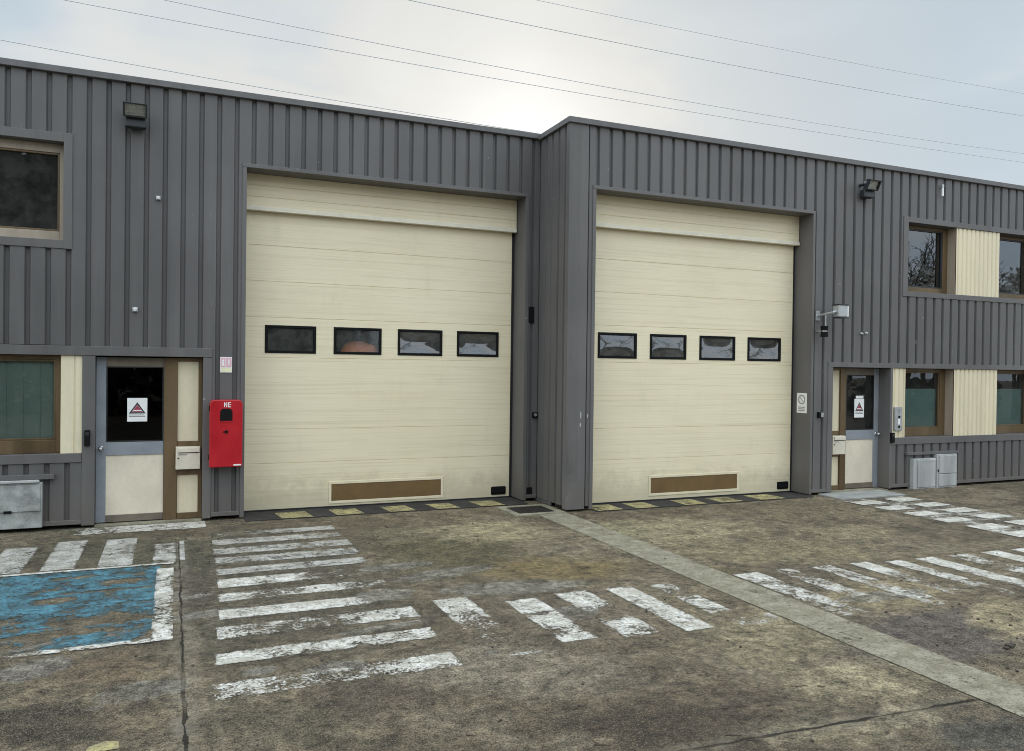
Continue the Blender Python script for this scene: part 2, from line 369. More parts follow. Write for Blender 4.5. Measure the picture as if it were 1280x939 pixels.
M['stone']=simple('mud_clods',(.075,.060,.045),.9,0,.3,20,.5)
M['ground']=ground_mat()
M['paint']=paint_mat('worn_white_road_paint',(.74,.715,.66),(.47,.44,.37))
M['paint_old']=paint_mat('grey_old_road_paint',(.56,.54,.50),(.36,.34,.29))
M['bluepaint']=paint_mat('worn_blue_bay_paint',(.105,.265,.335),(.070,.140,.165),((-.87,7.16,.16,.10),(-.50,6.50,.26,.13),(-.28,6.48,.16,.05),(-.80,7.88,.20,.05),(-.43,7.62,.14,.09),(-.45,7.35,.3,.03),(-.75,6.28,.3,.08),(-1.45,6.5,.25,.15)))
M['yellowpaint']=paint_mat('worn_yellow_paint',(.52,.45,.20),(.30,.26,.15))
M['blackramp']=simple('dark_ramp_concrete',(.030,.027,.025),.85,0,.38,7,.8)

# geometry helpers for facades -----------------------------------------
def corr(mb, s0,s1,z0,z1, P, phase, pitch=.2, half=.030, floor=.017, dep=.036, m=0):
    """trapezoidal ribbed sheet between s0..s1; P(s,depth,z) places it; grooves centred at phase+k*pitch"""
    pts=[(s0,None)]
    k=math.ceil((s0-phase-half)/pitch)
    prof=[]
    g=phase+(k-1)*pitch
    while g-half < s1+pitch:
        prof += [(g-half,0),(g-floor,dep),(g+floor,dep),(g+half,0)]; g+=pitch
    def depth(s):
        for (a,da),(b,db) in zip(prof,prof[1:]):
            if a<=s<=b: return da+(db-da)*(s-a)/max(b-a,1e-9)
        return 0
    pts=[(s0,depth(s0))]+[q for q in prof if s0<q[0]<s1]+[(s1,depth(s1))]
    for (a,da),(b,db) in zip(pts,pts[1:]):
        mb.quad([P(a,da,z0),P(b,db,z0),P(b,db,z1),P(a,da,z1)],m)
def sheet(mb, x0,x1,z0,z1, Y, t, holes=(), seams=(), m=0):
    """flat sheet at Y (front) of thickness t with rectangular holes and horizontal V seams"""
    sh=.004; sd=.007
    zs={z0,z1}; xs={x0,x1}
    for a,b,c,d in holes: xs|={a,b}; zs|={c,d}
    for s in seams: zs|={s-sh,s,s+sh}
    xs=sorted(xs); zs=sorted(zs)
    def dz(z): return Y+(sd if any(abs(z-s)<1e-6 for s in seams) else 0)
    for za,zb in zip(zs,zs[1:]):
        for xa,xb in zip(xs,xs[1:]):
            xm,zm=(xa+xb)/2,(za+zb)/2
            if any(a<xm<b and c<zm<d for a,b,c,d in holes): continue
            mb.quad([(xa,dz(za),za),(xb,dz(za),za),(xb,dz(zb),zb),(xa,dz(zb),zb)],m)
    for a,b,c,d in list(holes):
        mb.quad([(a,Y,c),(a,Y,d),(a,Y+t,d),(a,Y+t,c)],m); mb.quad([(b,Y,d),(b,Y,c),(b,Y+t,c),(b,Y+t,d)],m)
        mb.quad([(a,Y,c),(a,Y+t,c),(b,Y+t,c),(b,Y,c)],m); mb.quad([(a,Y,d),(b,Y,d),(b,Y+t,d),(a,Y+t,d)],m)
    for (xa,za,xb,zb) in ((x0,z0,x0,z1),(x1,z1,x1,z0),(x1,z0,x0,z0),(x0,z1,x1,z1)):
        mb.quad([(xa,Y,za),(xa,Y+t,za),(xb,Y+t,zb),(xb,Y,zb)],m)
def frame(mb, x0,x1,z0,z1, y0,y1, w, m=0, bev=.003, wb=None, wt=None, wl=None, wr=None):
    wb=w if wb is None else wb; wt=w if wt is None else wt; wl=w if wl is None else wl; wr=w if wr is None else wr
    mb.box(x0,x0+wl,y0,y1,z0,z1,m,bev); mb.box(x1-wr,x1,y0,y1,z0,z1,m,bev)
    mb.box(x0+wl,x1-wr,y0,y1,z0,z0+wb,m,bev); mb.box(x0+wl,x1-wr,y0,y1,z1-wt,z1,m,bev)
def room(mb, x0,x1,z0,z1, y0,y1, m=0):
    """five inner faces of a dark space behind an opening"""
    mb.quad([(x0,y1,z0),(x1,y1,z0),(x1,y1,z1),(x0,y1,z1)],m)
    mb.quad([(x0,y0,z0),(x0,y1,z0),(x0,y1,z1),(x0,y0,z1)],m); mb.quad([(x1,y0,z0),(x1,y0,z1),(x1,y1,z1),(x1,y1,z0)],m)
    mb.quad([(x0,y0,z0),(x1,y0,z0),(x1,y1,z0),(x0,y1,z0)],m); mb.quad([(x0,y0,z1),(x0,y1,z1),(x1,y1,z1),(x1,y0,z1)],m)
def bulged_pane(x0,x1,z0,z1,Y,bulge,n=14):
    bm=bmesh.new(); g=[]
    for j in range(n+1):
        row=[]
        for i in range(n+1):
            u,v=i/n*2-1,j/n*2-1
            d=bulge*(1-u*u)*(1-v**2)
            row.append(bm.verts.new((x0+(x1-x0)*i/n,Y+d,z0+(z1-z0)*j/n)))
        g.append(row)
    for j in range(n):
        for i in range(n): bm.faces.new((g[j][i],g[j][i+1],g[j+1][i+1],g[j+1][i]))
    mb=MB(); mb.add(bm); return mb
def rounded(x0,x1,z0,z1,r,n=5,corners='tltrblbr'):
    pts=[]
    for cx,cz,a0,on in ((x1-r,z0+r,-90,'br'),(x1-r,z1-r,0,'tr'),(x0+r,z1-r,90,'tl'),(x0+r,z0+r,180,'bl')):
        if on in corners:
            for k in range(n+1):
                a=math.radians(a0+90*k/n); pts.append((cx+r*math.cos(a),cz+r*math.sin(a)))
        else:
            pts.append((x1 if 'r' in on else x0, z0 if 'b' in on else z1))
    return pts

# ================================================================== RECESSED (LEFT) BUILDING
def window_unit(parent, x0,x1,z0,z1, Y, dep, fm, opts):
    """frame > (sash) glass, reveal and space behind"""
    y=Y+dep
    mb=MB(); frame(mb,x0,x1,z0,z1,y,y+.07,.05,0,.004,wb=opts.get('wb',.11),wt=opts.get('wt',.06),wl=opts.get('wl',.05),wr=opts.get('wr',.08))
    w=mb.build('window',fm,parent)
    gx0,gx1=x0+opts.get('wl',.05),x1-opts.get('wr',.08); gz0,gz1=z0+opts.get('wb',.11),z1-opts.get('wt',.06)
    sb=MB(); frame(sb,gx0+.001,gx1-.001,gz0+.001,gz1-.001,y+.012,y+.055,.022,0,.003)
    if opts.get('mid'): sb.box(opts['mid']-.02,opts['mid']+.02,y+.010,y+.054,gz0+.023,gz1-.023,0,.003)
    sb.build('sash',opts.get('sash',fm),w)
    MB().quad([(gx0+.02,y+.035,gz0+.02),(gx1-.02,y+.035,gz0+.02),(gx1-.02,y+.035,gz1-.02),(gx0+.02,y+.035,gz1-.02)]).build('pane',opts.get('gm',M['glass']),w)
    if 'blind' in opts:
        bz0,bz1=opts['blind']; b=MB()
        n=max(1,int((gx1-gx0)/.16)) if opts.get('slats') else 1
        for i in range(n):
            xa=gx0+(gx1-gx0)*i/n; xb=gx0+(gx1-gx0)*(i+1)/n
            b.quad([(xa,y+.074+.010*(n>1),bz0),(xb,y+.074,bz0),(xb,y+.074,bz1),(xa,y+.074+.010*(n>1),bz1)])
        b.build('blind',opts['bm'],w)
    r=MB(); room(r,x0-.3,x1+.3,z0-.3,z1+.15,y+.0705,y+2.2)
    r.build('room_lining',M['interior'],w)
    return w

A=empty('industrial_building',(0,YL,0)); A.location=(0,0,0)
tag(A,'recessed grey ribbed steel unit on the left with red cabinet beside its cream shutter door','building')
PL=lambda s,d,z:(s,YL+d,z)
ph=.067
c=MB()
XL0=-9.0
corr(c,XL0,-3.20,2.10,5.18,PL,ph); corr(c,-3.20,-1.10,4.49,5.18,PL,ph); corr(c,-3.20,-1.10,2.10,3.20,PL,ph)
corr(c,-1.10,.402,2.092,5.18,PL,ph); corr(c,.402,.735,.085,5.18,PL,ph)
corr(c,.735,4.60,4.378,5.18,PL,ph); corr(c,4.60,4.764,.085,5.18,PL,ph)
corr(c,XL0,-.985,.085,.765,PL,ph); corr(c,XL0,-3.30,.862,1.986,PL,ph)
c.build('cladding',M['clad'],A)
# flashings
f=MB(); b=.004
F=YL-.014
f.box(XL0,.402,F,YL+.12,1.985,2.094,0,b)                     # lintel over the ground floor band
f.box(.303,.402,F+.004,YL+.34,.03,1.983,0,b)                 # right jamb
f.box(-.985,-.854,F+.004,YL+.34,.03,1.983,0,b)               # grey post left of the door
f.box(XL0,-.987,F,YL+.16,.760,.862,0,b)                      # sill under ground floor windows
f.box(XL0,-.987,F+.002,YL+.06,.048,.10,0,b)                  # base flashing
f.box(.404,.733,F+.002,YL+.06,.048,.10,0,b); f.box(4.602,4.762,F+.002,YL+.06,.048,.10,0,b)
f.box(.735,.785,F,YL+.42,.02,4.332,0,b); f.box(4.546,4.60,F,YL+.42,.02,4.332,0,b)   # shutter opening
f.box(.735,4.60,F-.003,YL+.42,4.332,4.380,0,b)
f.box(-3.21,-3.10,F,YL+.17,3.19,4.50,0,b); f.box(-1.186,-1.098,F,YL+.17,3.19,4.50,0,b)
f.box(-3.10,-1.186,F+.002,YL+.17,4.397,4.498,0,b); f.box(-3.10,-1.186,F+.002,YL+.17,3.192,3.287,0,b)
f.box(-2.4,-1.252,YL-.055,YL+.01,.585,.640,0,b)              # drip ledge over the meter box
f.build('flashing',M['trim'],A)
cp=MB(); cp.box(XL0,4.79,YL-.045,YL+.25,5.165,5.240,0,.006); cp.build('roof_cap',M['cap'],A)
sh=MB()
sh.box(XL0,4.9,YL+.5,YL+14,5.02,5.12); sh.box(XL0,4.9,YL+13.8,YL+14,0,5.02); sh.box(XL0-.2,XL0,YL,YL+14,0,5.2)
sh.box(XL0,.70,YL+.43,YL+.46,0,.82); sh.box(.29,.70,YL+.44,YL+.47,.8,4.9); sh.box(XL0,4.9,YL+.42,YL+.45,4.40,5.02)
sh.box(-.99,.30,YL+.36,YL+.38,2.0,3.05); sh.box(4.62,4.9,YL+.44,YL+.47,0,4.4)
sh.build('wall',M['interior'],A)
# ground floor window + cream post
window_unit(A,-3.3,-1.203,.864,1.983,YL,.10,M['brown'],dict(blind=(.95,1.92),bm=M['blind'],slats=True,wb=.15,wr=.055,wt=.05,mid=-2.25,sash=M['brown']))
p=MB(); corr(p,-1.201,-.987,.864,1.983,lambda s,d,z:(s,YL+.012+d,z),-1.06,.2,.012,.006,.01)
p.quad([(-1.201,YL+.012,.864),(-1.201,YL+.25,.864),(-1.201,YL+.25,1.983),(-1.201,YL+.012,1.983)])
p.build('cream_infill',M['cream_flat'],A)
# upper floor window
window_unit(A,-3.10,-1.188,3.289,4.395,YL,.12,M['brown_pale'],dict(wb=.11,wt=.10,wr=.05,mid=-2.4,sash=M['brown'],gm=M['upper_glass']))

# entrance door of the recessed building
def entrance_door(parent, D, x_leaf, x_glass, x_post, x_side, flip):
    """leaf with dark glass over a cream panel, bronze post, cream side light"""
    a,bb=x_leaf; g0,g1=x_glass
    fr=MB()
    fr.box(*x_post,D-.02,D+.06,.02,1.975,0,.004)
    s0,s1=x_side
    for z0,z1 in ((.905,.965),(.555,.620),(.02,.095),(1.930,1.975)): fr.box(s0,s1,D-.012,D+.05,z0,z1,0,.003)
    e0,e1=(s1,s1+.045) if not flip else (s0-.045,s0)
    fr.box(e0,e1,D-.02,D+.06,.02,1.975,0,.003)
    door=fr.build('door_frame',M['brown'],parent)
    sp=MB(); sp.quad([(s0,D+.01,.62),(s1,D+.01,.62),(s1,D+.01,1.93),(s0,D+.01,1.93)]); sp.quad([(s0,D+.01,.095),(s1,D+.01,.095),(s1,D+.01,.555),(s0,D+.01,.555)])
    sp.build('side_panel',M['cream_flat'],door)
    lf=MB()
    lf.box(a,g0,D,D+.045,.03,1.97,0,.003) ; lf.box(g1,bb,D,D+.045,.03,1.97,0,.003)
    lf.box(g0,g1,D,D+.045,.815,.972,0,.003)
    leaf=lf.build('door',M['bluegrey'],parent)
    MB().box(g0,g1,D-.001,D+.044,1.862,1.97,0,.003).build('rail',M['brown_grey'],leaf); MB().box(g0,g1,D-.004,D+.043,.03,.112,0,.003).build('rail',M['brown_grey'],leaf)
    MB().box(g0,g1,D+.012,D+.035,.112,.815).build('lower_panel',M['door_cream'],leaf)
    MB().quad([(g0,D+.02,.972),(g1,D+.02,.972),(g1,D+.02,1.862),(g0,D+.02,1.862)]).build('pane',M['dark_glass'] if not flip else M['glass'],leaf)
    bd=MB(); frame(bd,g0,g1,.972,1.862,D-.003,D+.018,.014,0,.002); bd.build('glazing_bead',M['rubber'],leaf)
    kx=a+.055 if not flip else bb-.055
    k=MB(); k.cyl((kx,D-.008,.902),(kx,D+.002,.902),.030,seg=20); k.cyl((kx,D-.05,.902),(kx,D-.008,.902),.011); 
    k.cyl((kx,D-.075,.902),(kx,D-.045,.902),.020,.027,seg=20); k.cyl((kx,D-.082,.902),(kx,D-.075,.902),.012,.020,seg=20)
    k.build('handle',M['steel'],leaf,True)
    r=MB(); room(r,min(a,s0)-.05,max(bb,s1)+.05,0,1.98,D+.07,D+2.5); r.build('room_lining',M['interior'],leaf)
    return leaf
entrance_door(A,YL+.12,(-.852,-.128),(-.748,-.132),(-.127,.021),(.024,.256),False)
th=MB(); th.box(-.853,.302,YL+.02,YL+.34,.0,.019); th.build('threshold',M['concrete'],A)

# the sectional shutter doors
def shutter(parent, x0,x1, Yd, Yh, xs_win, hatch, handle, bulges):
    seams=(.626,1.07,1.536,2.0,2.52,2.985,3.445)
    holes=[(a,b,2.070,2.408) for a,b in xs_win]
    d=MB(); sheet(d,x0,x1,.03,3.95,Yd,.045,holes,seams)
    door=d.build('shutter_door',M['cream'],parent)
    hd=MB(); sheet(hd,x0-.012,x1+.035,3.925,4.331,Yh,.06,(),(4.045,4.19)); hd.build('header_panel',M['cream'],door)
    lp=MB(); lp.box(x0-.010,x1+.033,Yh-.022,Yh+.06,3.868,3.924,0,.006); lp.build('header_rail',M['cream_lip'],door)
    sl=MB(); sl.box(x0-.03,x0-.001,Yd-.004,Yd+.05,.02,3.86); sl.box(x1+.001,x1+.043,Yd+.012,Yd+.05,.02,3.86); sl.box(x0,x1,Yd-.006,Yd+.04,.012,.029); sl.build('seal',M['rubber'],door)
    wf=MB()
    for (a,b),bg_ in zip(xs_win,bulges):
        w=MB(); frame(w,a-.012,b+.012,2.058,2.420,Yd-.012,Yd+.02,.036,0,.006); w.build('window_frame',M['black'],door)
        bp=bulged_pane(a+.022,b-.022,2.092,2.386,Yd+.006,bg_); bp.build('pane',M['acrylic'] if abs(bg_)>.001 else M['flat_acrylic'],door,True)
    h0,h1,z0,z1=hatch
    hf=MB(); frame(hf,h0-.035,h1+.035,z0-.035,z1+.035,Yd-.010,Yd+.01,.036,0,.003); hf.build('hatch_frame',M['cream_flat'],door)
    hp=MB(); hp.box(h0,h1,Yd-.004,Yd+.01,z0,z1); hp.build('hatch',M['rust'],door)
    k0,k1,q0,q1=handle
    hk=MB(); hk.prism(rounded(k0,k1,q0,q1,.02),Yd-.010,Yd+.004,0,.003); hk.box(k0+.03,k1-.03,Yd-.020,Yd-.009,q0+.03,q0+.055,0,.004); hk.build('handle',M['black'],door)
    r=MB(); room(r,x0-.4,x1+.4,.01,4.6,Yd+.10,Yd+9); r.build('hall_lining',M['interior'],door)
    return door
shA=shutter(A,.800,4.500,10.60,10.52,[(1.065,1.69),(1.945,2.57),(2.82,3.44),(3.68,4.295)],(1.922,3.455,.095,.322),(4.217,4.447,.058,.178),(.0005,.0005,.026,.030))

# ================================================================== PROJECTING (RIGHT) BUILDING
B=empty('industrial_building',(0,0,0))
tag(B,'projecting grey ribbed steel unit on the right with two rows of cream panelled windows','building')
PR=lambda s,d,z:(s,YR+d,z)
ph=4.985; XR1=19.0
c=MB()
corr(c,5.04,5.112,.065,5.16,PR,5.03)
corr(c,5.112,8.982,4.36,5.16,PR,ph)
corr(c,8.982,9.288,.065,5.16,PR,ph); corr(c,9.288,XR1,2.055,3.152,PR,ph)
corr(c,9.288,10.85,3.152,4.45,PR,ph); corr(c,9.288,XR1,4.45,5.16,PR,ph)
corr(c,10.665,XR1,.065,.742,PR,ph)
PS=lambda s,d,z:(4.764+d,s,z)
corr(c,YR+.075,YL+.2,.065,5.16,PS,9.42)
c.build('cladding',M['clad'],B)
f=MB(); G=YR-.014
# dented corner flashing: an L of sheet metal, its foot pushed in
cf=MB()
nz=44
def dent(z):
    return .085*math.exp(-((z-.45)/.42)**2)*(1 if z>.0 else 1)+.012*math.sin(z*7)*math.exp(-((z-.8)/.5)**2)
rows=[]
for i in range(nz+1):
    z=.03+(5.165-.03)*i/nz; d=dent(z)
    rows.append([(4.752,YR+.085,z),(4.752+d*.5,YR+.04,z),(4.752+d,YR-.012+d*.35,z),(4.80+d*1.2,YR-.012+d*.1,z),(4.93,YR-.012,z),(5.038,YR-.012,z),(5.046,YR+.03,z)])
for a_,b_ in zip(rows,rows[1:]):
    for i in range(6): cf.quad([a_[i],a_[i+1],b_[i+1],b_[i]])
cf.build('corner_flashing',M['trim'],B)
f.box(5.112,5.162,G,YR+.40,.02,4.316,0,b); f.box(8.940,8.984,G,YR+.40,.02,4.316,0,b)
f.box(5.112,8.984,G-.003,YR+.40,4.316,4.362,0,b)
f.box(9.288,9.388,G+.002,YR+.34,.03,1.978,0,b); f.box(9.288,XR1,G,YR+.26,1.980,2.057,0,b)
f.box(10.612,10.664,G+.003,YR+.34,.03,1.978,0,b)
f.box(10.666,XR1,G,YR+.26,.738,.848,0,b); f.box(10.666,XR1,G+.002,YR+.06,.042,.095,0,b); f.box(8.986,9.286,G+.002,YR+.06,.042,.095,0,b)
f.box(10.850,10.958,G,YR+.26,3.150,4.452,0,b); f.box(10.958,XR1,G+.002,YR+.26,4.362,4.450,0,b); f.box(10.958,XR1,G+.002,YR+.26,3.152,3.236,0,b)
f.box(10.975,12.175,YR-.045,YR+.01,.560,.605,0,b)
f.build('flashing',M['trim'],B)
cp=MB(); cp.box(4.725,XR1,YR-.045,YR+.25,5.150,5.226,0,.006); cp.box(4.725,5.0,YR+.252,YR+14,5.150,5.224,0,.006); cp.build('roof_cap',M['cap'],B)
sh=MB(); sh.box(4.80,XR1,YR+.5,YR+14,5.02,5.12); sh.box(4.9,XR1,YR+13.8,YR+14,0,5.02); sh.box(XR1,XR1+.2,YR,YR+14,0,5.2); sh.box(4.83,4.9,YL+.25,YR+13.8,0,5.02)
sh.box(4.83,5.12,YR+.42,YR+.45,0,4.9); sh.box(8.98,9.30,YR+.42,YR+.45,0,4.9); sh.box(5.12,XR1,YR+.40,YR+.43,4.40,5.02); sh.box(9.3,XR1,YR+.36,YR+.38,2.0,3.05); sh.box(10.66,XR1,YR+.36,YR+.38,0,.82)
sh.build('wall',M['interior'],B)
for x_,z_,h_ in ((4.965,1.285,.055),(4.962,1.155,.030),(5.075,1.275,.03)):
    MB().prism([(x_-.008,z_-h_*.6),(x_+.006,z_-h_),(x_+.012,z_+h_*.2),(x_+.004,z_+h_),(x_-.010,z_+h_*.5)],YR-.0150 if x_<5.05 else YR-.003,YR-.011 if x_<5.05 else YR+.002).build('paint_chip',M['alu'],B)
# side-of-corner vents
for z0,z1 in ((2.55,2.78),(.0,.2)):
    MB().box(4.615,4.70,YL-.008,YL+.02,max(z0,.06),z1,0,.004).build('vent_slot',M['black'],A)
def cream_panel(x0,x1,z0,z1):
    p=MB(); corr(p,x0,x1,z0,z1,lambda s,d,z:(s,YR+.006+d,z),x0+.05,.105,.022,.008,.018)
    p.build('cream_panel',M['cream_flat'],B)
    MB().box(x0+.001,x0+.014,YR+.026,YR+.25,z0,z1).build('panel_return',M['brown_pale'],B); MB().box(x1-.014,x1-.001,YR+.026,YR+.25,z0,z1).build('panel_return',M['brown_pale'],B)
def row(x, z0, z1, first, **o):
    """window, cream panel, window ... along the facade"""
    while x<XR1-2:
        window_unit(B,x,x+1.13,z0,z1,YR,.17,M['brown'],dict(o)); cream_panel(x+1.132,x+2.205,z0,z1); x+=2.207
cream_panel(10.666,10.960,.850,1.978)
row(10.962,.850,1.978,0,wb=.13,wt=.05,wl=.05,wr=.12,blind=(.9,1.64),bm=M['film'],sash=M['brown'])
row(10.962,3.238,4.360,0,gm=M['clear_glass'],wb=.10,wt=.055,wl=.05,wr=.11,sash=M['lampblack'])
entrance_door(B,YR+.22,(9.889,10.612),(9.905,10.505),(9.765,9.887),(9.44,9.763),True)
th=MB(); th.box(9.39,10.61,YR+.0,YR+.45,.0,.019); th.build('threshold',M['concrete'],B)
shB=shutter(B,5.178,8.895,9.65,9.57,[(5.43,6.04),(6.285,6.89),(7.148,7.778),(8.036,8.657)],(6.316,7.862,.115,.340),(8.638,8.860,.062,.180),(-.016,-.020,.012,.016))

# added lump behind a shutter pane, standing in for an orange patch in the glass
def lumpy(name,x0,x1,y0,y1,z0,z1,mat,label,cat,grp=None):
    bm=bmesh.new(); bmesh.ops.create_icosphere(bm,subdivisions=3,radius=1)
    for v in bm.verts:
        n=v.co.copy(); n=Vector([math.copysign(abs(c_)**.55,c_) for c_ in n])
        n*=1+.10*mnoise.noise(v.co*2.3+Vector((x0,0,0)))
        v.co=Vector(((x0+x1)/2+n.x*(x1-x0)/2,(y0+y1)/2+n.y*(y1-y0)/2,(z0+z1)/2+n.z*(z1-z0)/2))
    mb=MB(); mb.add(bm); o=mb.build(name,mat,None,True); return tag(o,label,cat,grp)
lumpy('orange_lump',2.02,2.62,10.645,10.95,1.2,2.225,M['orange'],'added orange load inside, behind the second window of the left shutter','lump')

# ================================================================== THINGS ON THE WALLS
# red cabinet
R=empty('fire_cabinet',(.565,YL-.02,.65)); R.location=(0,0,0)
tag(R,'tall red wall cabinet with small dark window, left of the left shutter door','cabinet')
y0=YL-.20
m=MB(); m.prism(rounded(.376,.748,.668,1.474,.05,6,'tltr'),y0,YL-.016,0,.010); m.build('cabinet_body',M['red'],R)
m=MB(); m.prism(rounded(.492,.632,1.222,1.372,.045,6,'tltr'),y0-.004,y0+.02,0,.002); m.build('inspection_window',M['black'],R)
m=MB(); frame(m,.484,.640,1.212,1.225,y0-.006,y0+.0,.006,0,0); m.build('window_lip',M['red'],R)
m=MB(); m.cyl((.565,y0-.014,1.095),(.565,y0+.005,1.095),.018); m.box(.53,.545,y0-.004,y0+.004,1.085,1.10); m.build('lock',M['black'],R)
m=MB()
for x in (.535,.580):                                           # two white stencilled letters
    if x<.55:
        m.box(x,x+.009,y0-.003,y0+.003,1.388,1.448); m.box(x+.026,x+.035,y0-.003,y0+.003,1.388,1.448)
        m.quad([(x+.009,y0-.003,1.448),(x+.009,y0-.003,1.434),(x+.026,y0-.003,1.388),(x+.026,y0-.003,1.402)])
    else:
        m.box(x,x+.009,y0-.003,y0+.003,1.388,1.448)
        for z in (1.388,1.4135,1.439): m.box(x+.009,x+.034,y0-.003,y0+.003,z,z+.009)
m.build('lettering',M['white'],R)
m=MB(); m.box(.648,.735,y0-.003,y0+.003,.684,.702); m.build('maker_plate',M['white'],R)
for hz in (1.34,.76): MB().box(.366,.375,y0+.03,y0+.06,hz,hz+.06).build('hinge',M['black'],R)

# faded pictogram sign
s=empty('pictogram_sign'); tag(s,'small faded pink and yellow sign above the red cabinet','sign')
y0=YL-.008
MB().box(.496,.632,y0,YL+.002,1.803,1.992,0,.002).build('sign_board',M['white'],s)
m=MB(); m.box(.503,.558,y0-.002,y0,1.868,1.984); m.box(.566,.625,y0-.002,y0,1.868,1.984); m.build('pink_print',M['pink'],s)
m=MB(); m.box(.503,.625,y0-.002,y0,1.812,1.862); m.build('yellow_print',M['paleyellow'],s)
m=MB(); m.cyl((.530,y0-.003,1.948),(.530,y0-.002,1.948),.014); m.box(.516,.544,y0-.003,y0-.0022,1.885,1.932); m.build('figure_print',M['white'],s); MB().box(.588,.604,y0-.003,y0-.0022,1.89,1.965).build('figure_print',M['white'],s)

# letterboxes
def letterbox(x0,x1,z0,z1,y0,y1,label,lock_x):
    t=empty('letterbox'); tag(t,label,'letterbox','letterboxes by the entrance doors')
    m=MB(); m.box(x0,x1,y0,y1,z0,z1,0,.006); m.build('box_body',M['offwhite'],t)
    m=MB(); m.box(x0+.028,x1-.006,y0-.010,y0-.0005,z1-.066,z1-.012,0,.004); m.build('flap',M['offwhite'],t)
    m=MB(); m.box(x0+.03,x1-.008,y0-.003,y0+.001,z1-.076,z1-.067); m.build('slot',M['ink'],t)
    m=MB(); m.box(x0+.03,x0+.13,y0-.002,y0+.001,z1-.100,z1-.086); m.build('name_strip',M['greyink'],t)
    m=MB(); m.cyl((lock_x,y0-.006,z1-.135),(lock_x,y0+.002,z1-.135),.010); m.build('lock',M['ink'],t)
letterbox(.006,.279,.632,.903,YL+.02,YL+.108,'cream letterbox on the side panel of the door beside the red cabinet',.035)
letterbox(9.535,9.802,.600,.893,YR+.12,YR+.208,'cream letterbox beside the far right glazed entrance door',9.565)

# warning notices stuck on the door glass
def notice(x0,x1,z0,z1,y,label,strip):
    t=empty('warning_notice'); tag(t,label,'notice','warning notices on the door glass')
    m=MB(); m.box(x0,x1,y-.004,y,z0,z1); m.build('sheet',M['white'],t)
    w=x1-x0; h=z1-z0; cx=(x0+x1)/2; yy=y-.0055
    tz0,tz1=z0+h*.34,z0+h*.82
    m=MB(); m.prism([(cx-w*.42,tz0),(cx+w*.42,tz0),(cx,tz1)],yy,y-.0041); m.build('triangle',M['ink'],t)
    m=MB(); m.prism([(cx-w*.29,tz0+h*.055),(cx+w*.29,tz0+h*.055),(cx,tz1-h*.11)],yy-.001,yy-.0001); m.build('triangle_field',M['white'],t)
    m=MB(); m.prism([(cx-w*.19,tz0+h*.155),(cx+w*.19,tz0+h*.155),(cx+.001,tz1-h*.12)],yy-.0022,yy-.0011); m.box(cx-w*.25,cx+w*.25,yy-.0022,yy-.0011,tz0+h*.065,tz0+h*.105); m.build('emblem',M['maroon'],t)
    m=MB(); m.box(cx-w*.40,cx+w*.40,yy,y-.0041,z0+h*.20,z0+h*.245); m.box(cx-w*.40,cx+w*.34,yy,y-.0041,z0+h*.27,z0+h*.295); m.build('print_line',M['greyink'],t)
    if strip:
        m=MB(); m.box(cx-w*.36,cx+w*.42,y-.004,y,z1+.006,z1+.050); m.build('top_strip',M['white'],t)
notice(-.526,-.310,1.210,1.490,YL+.132,'white notice with red and black triangle on the black door glass, left door',False)
notice(10.092,10.300,1.172,1.475,YR+.232,'white notice with dark triangle and top strip on the right door glass',True)

# prohibition plate on the right shutter jamb (faces the opening, on the reveal)
t=empty('prohibition_sign'); tag(t,'small worn white prohibition plate on the jamb right of the right shutter','sign')
def jamb_pt(u,z,o=0): return (8.940-.004-o, YR+.27-.20*u, z)      # u 0..1 across the plate
def jq(mb,u0,u1,z0,z1,o): mb.quad([jamb_pt(u0,z0,o),jamb_pt(u1,z0,o),jamb_pt(u1,z1,o),jamb_pt(u0,z1,o)])
m=MB(); m.box(8.936,8.9395,YR+.065,YR+.275,1.262,1.572,0,.001); m.build('plate',M['white'],t)
m=MB()
for k in range(24):
    a0,a1=2*math.pi*k/24,2*math.pi*(k+1)/24
    P=lambda a,r:(8.9345,YR+.17-math.cos(a)*r,1.470+math.sin(a)*r)
    m.quad([P(a0,.055),P(a1,.055),P(a1,.075),P(a0,.075)])
P=lambda dy,dz:(8.9340,YR+.17-dy,1.470+dz)
m.quad([P(-.05,.042),P(-.042,.05),P(.05,-.042),P(.042,-.05)]); m.build('ring',M['greyink'],t)
m=MB()
for z in (1.345,1.318,1.291): jq(m,.16,.84,z,z+.014,.0015)
m.build('print_line',M['greyink'],t)

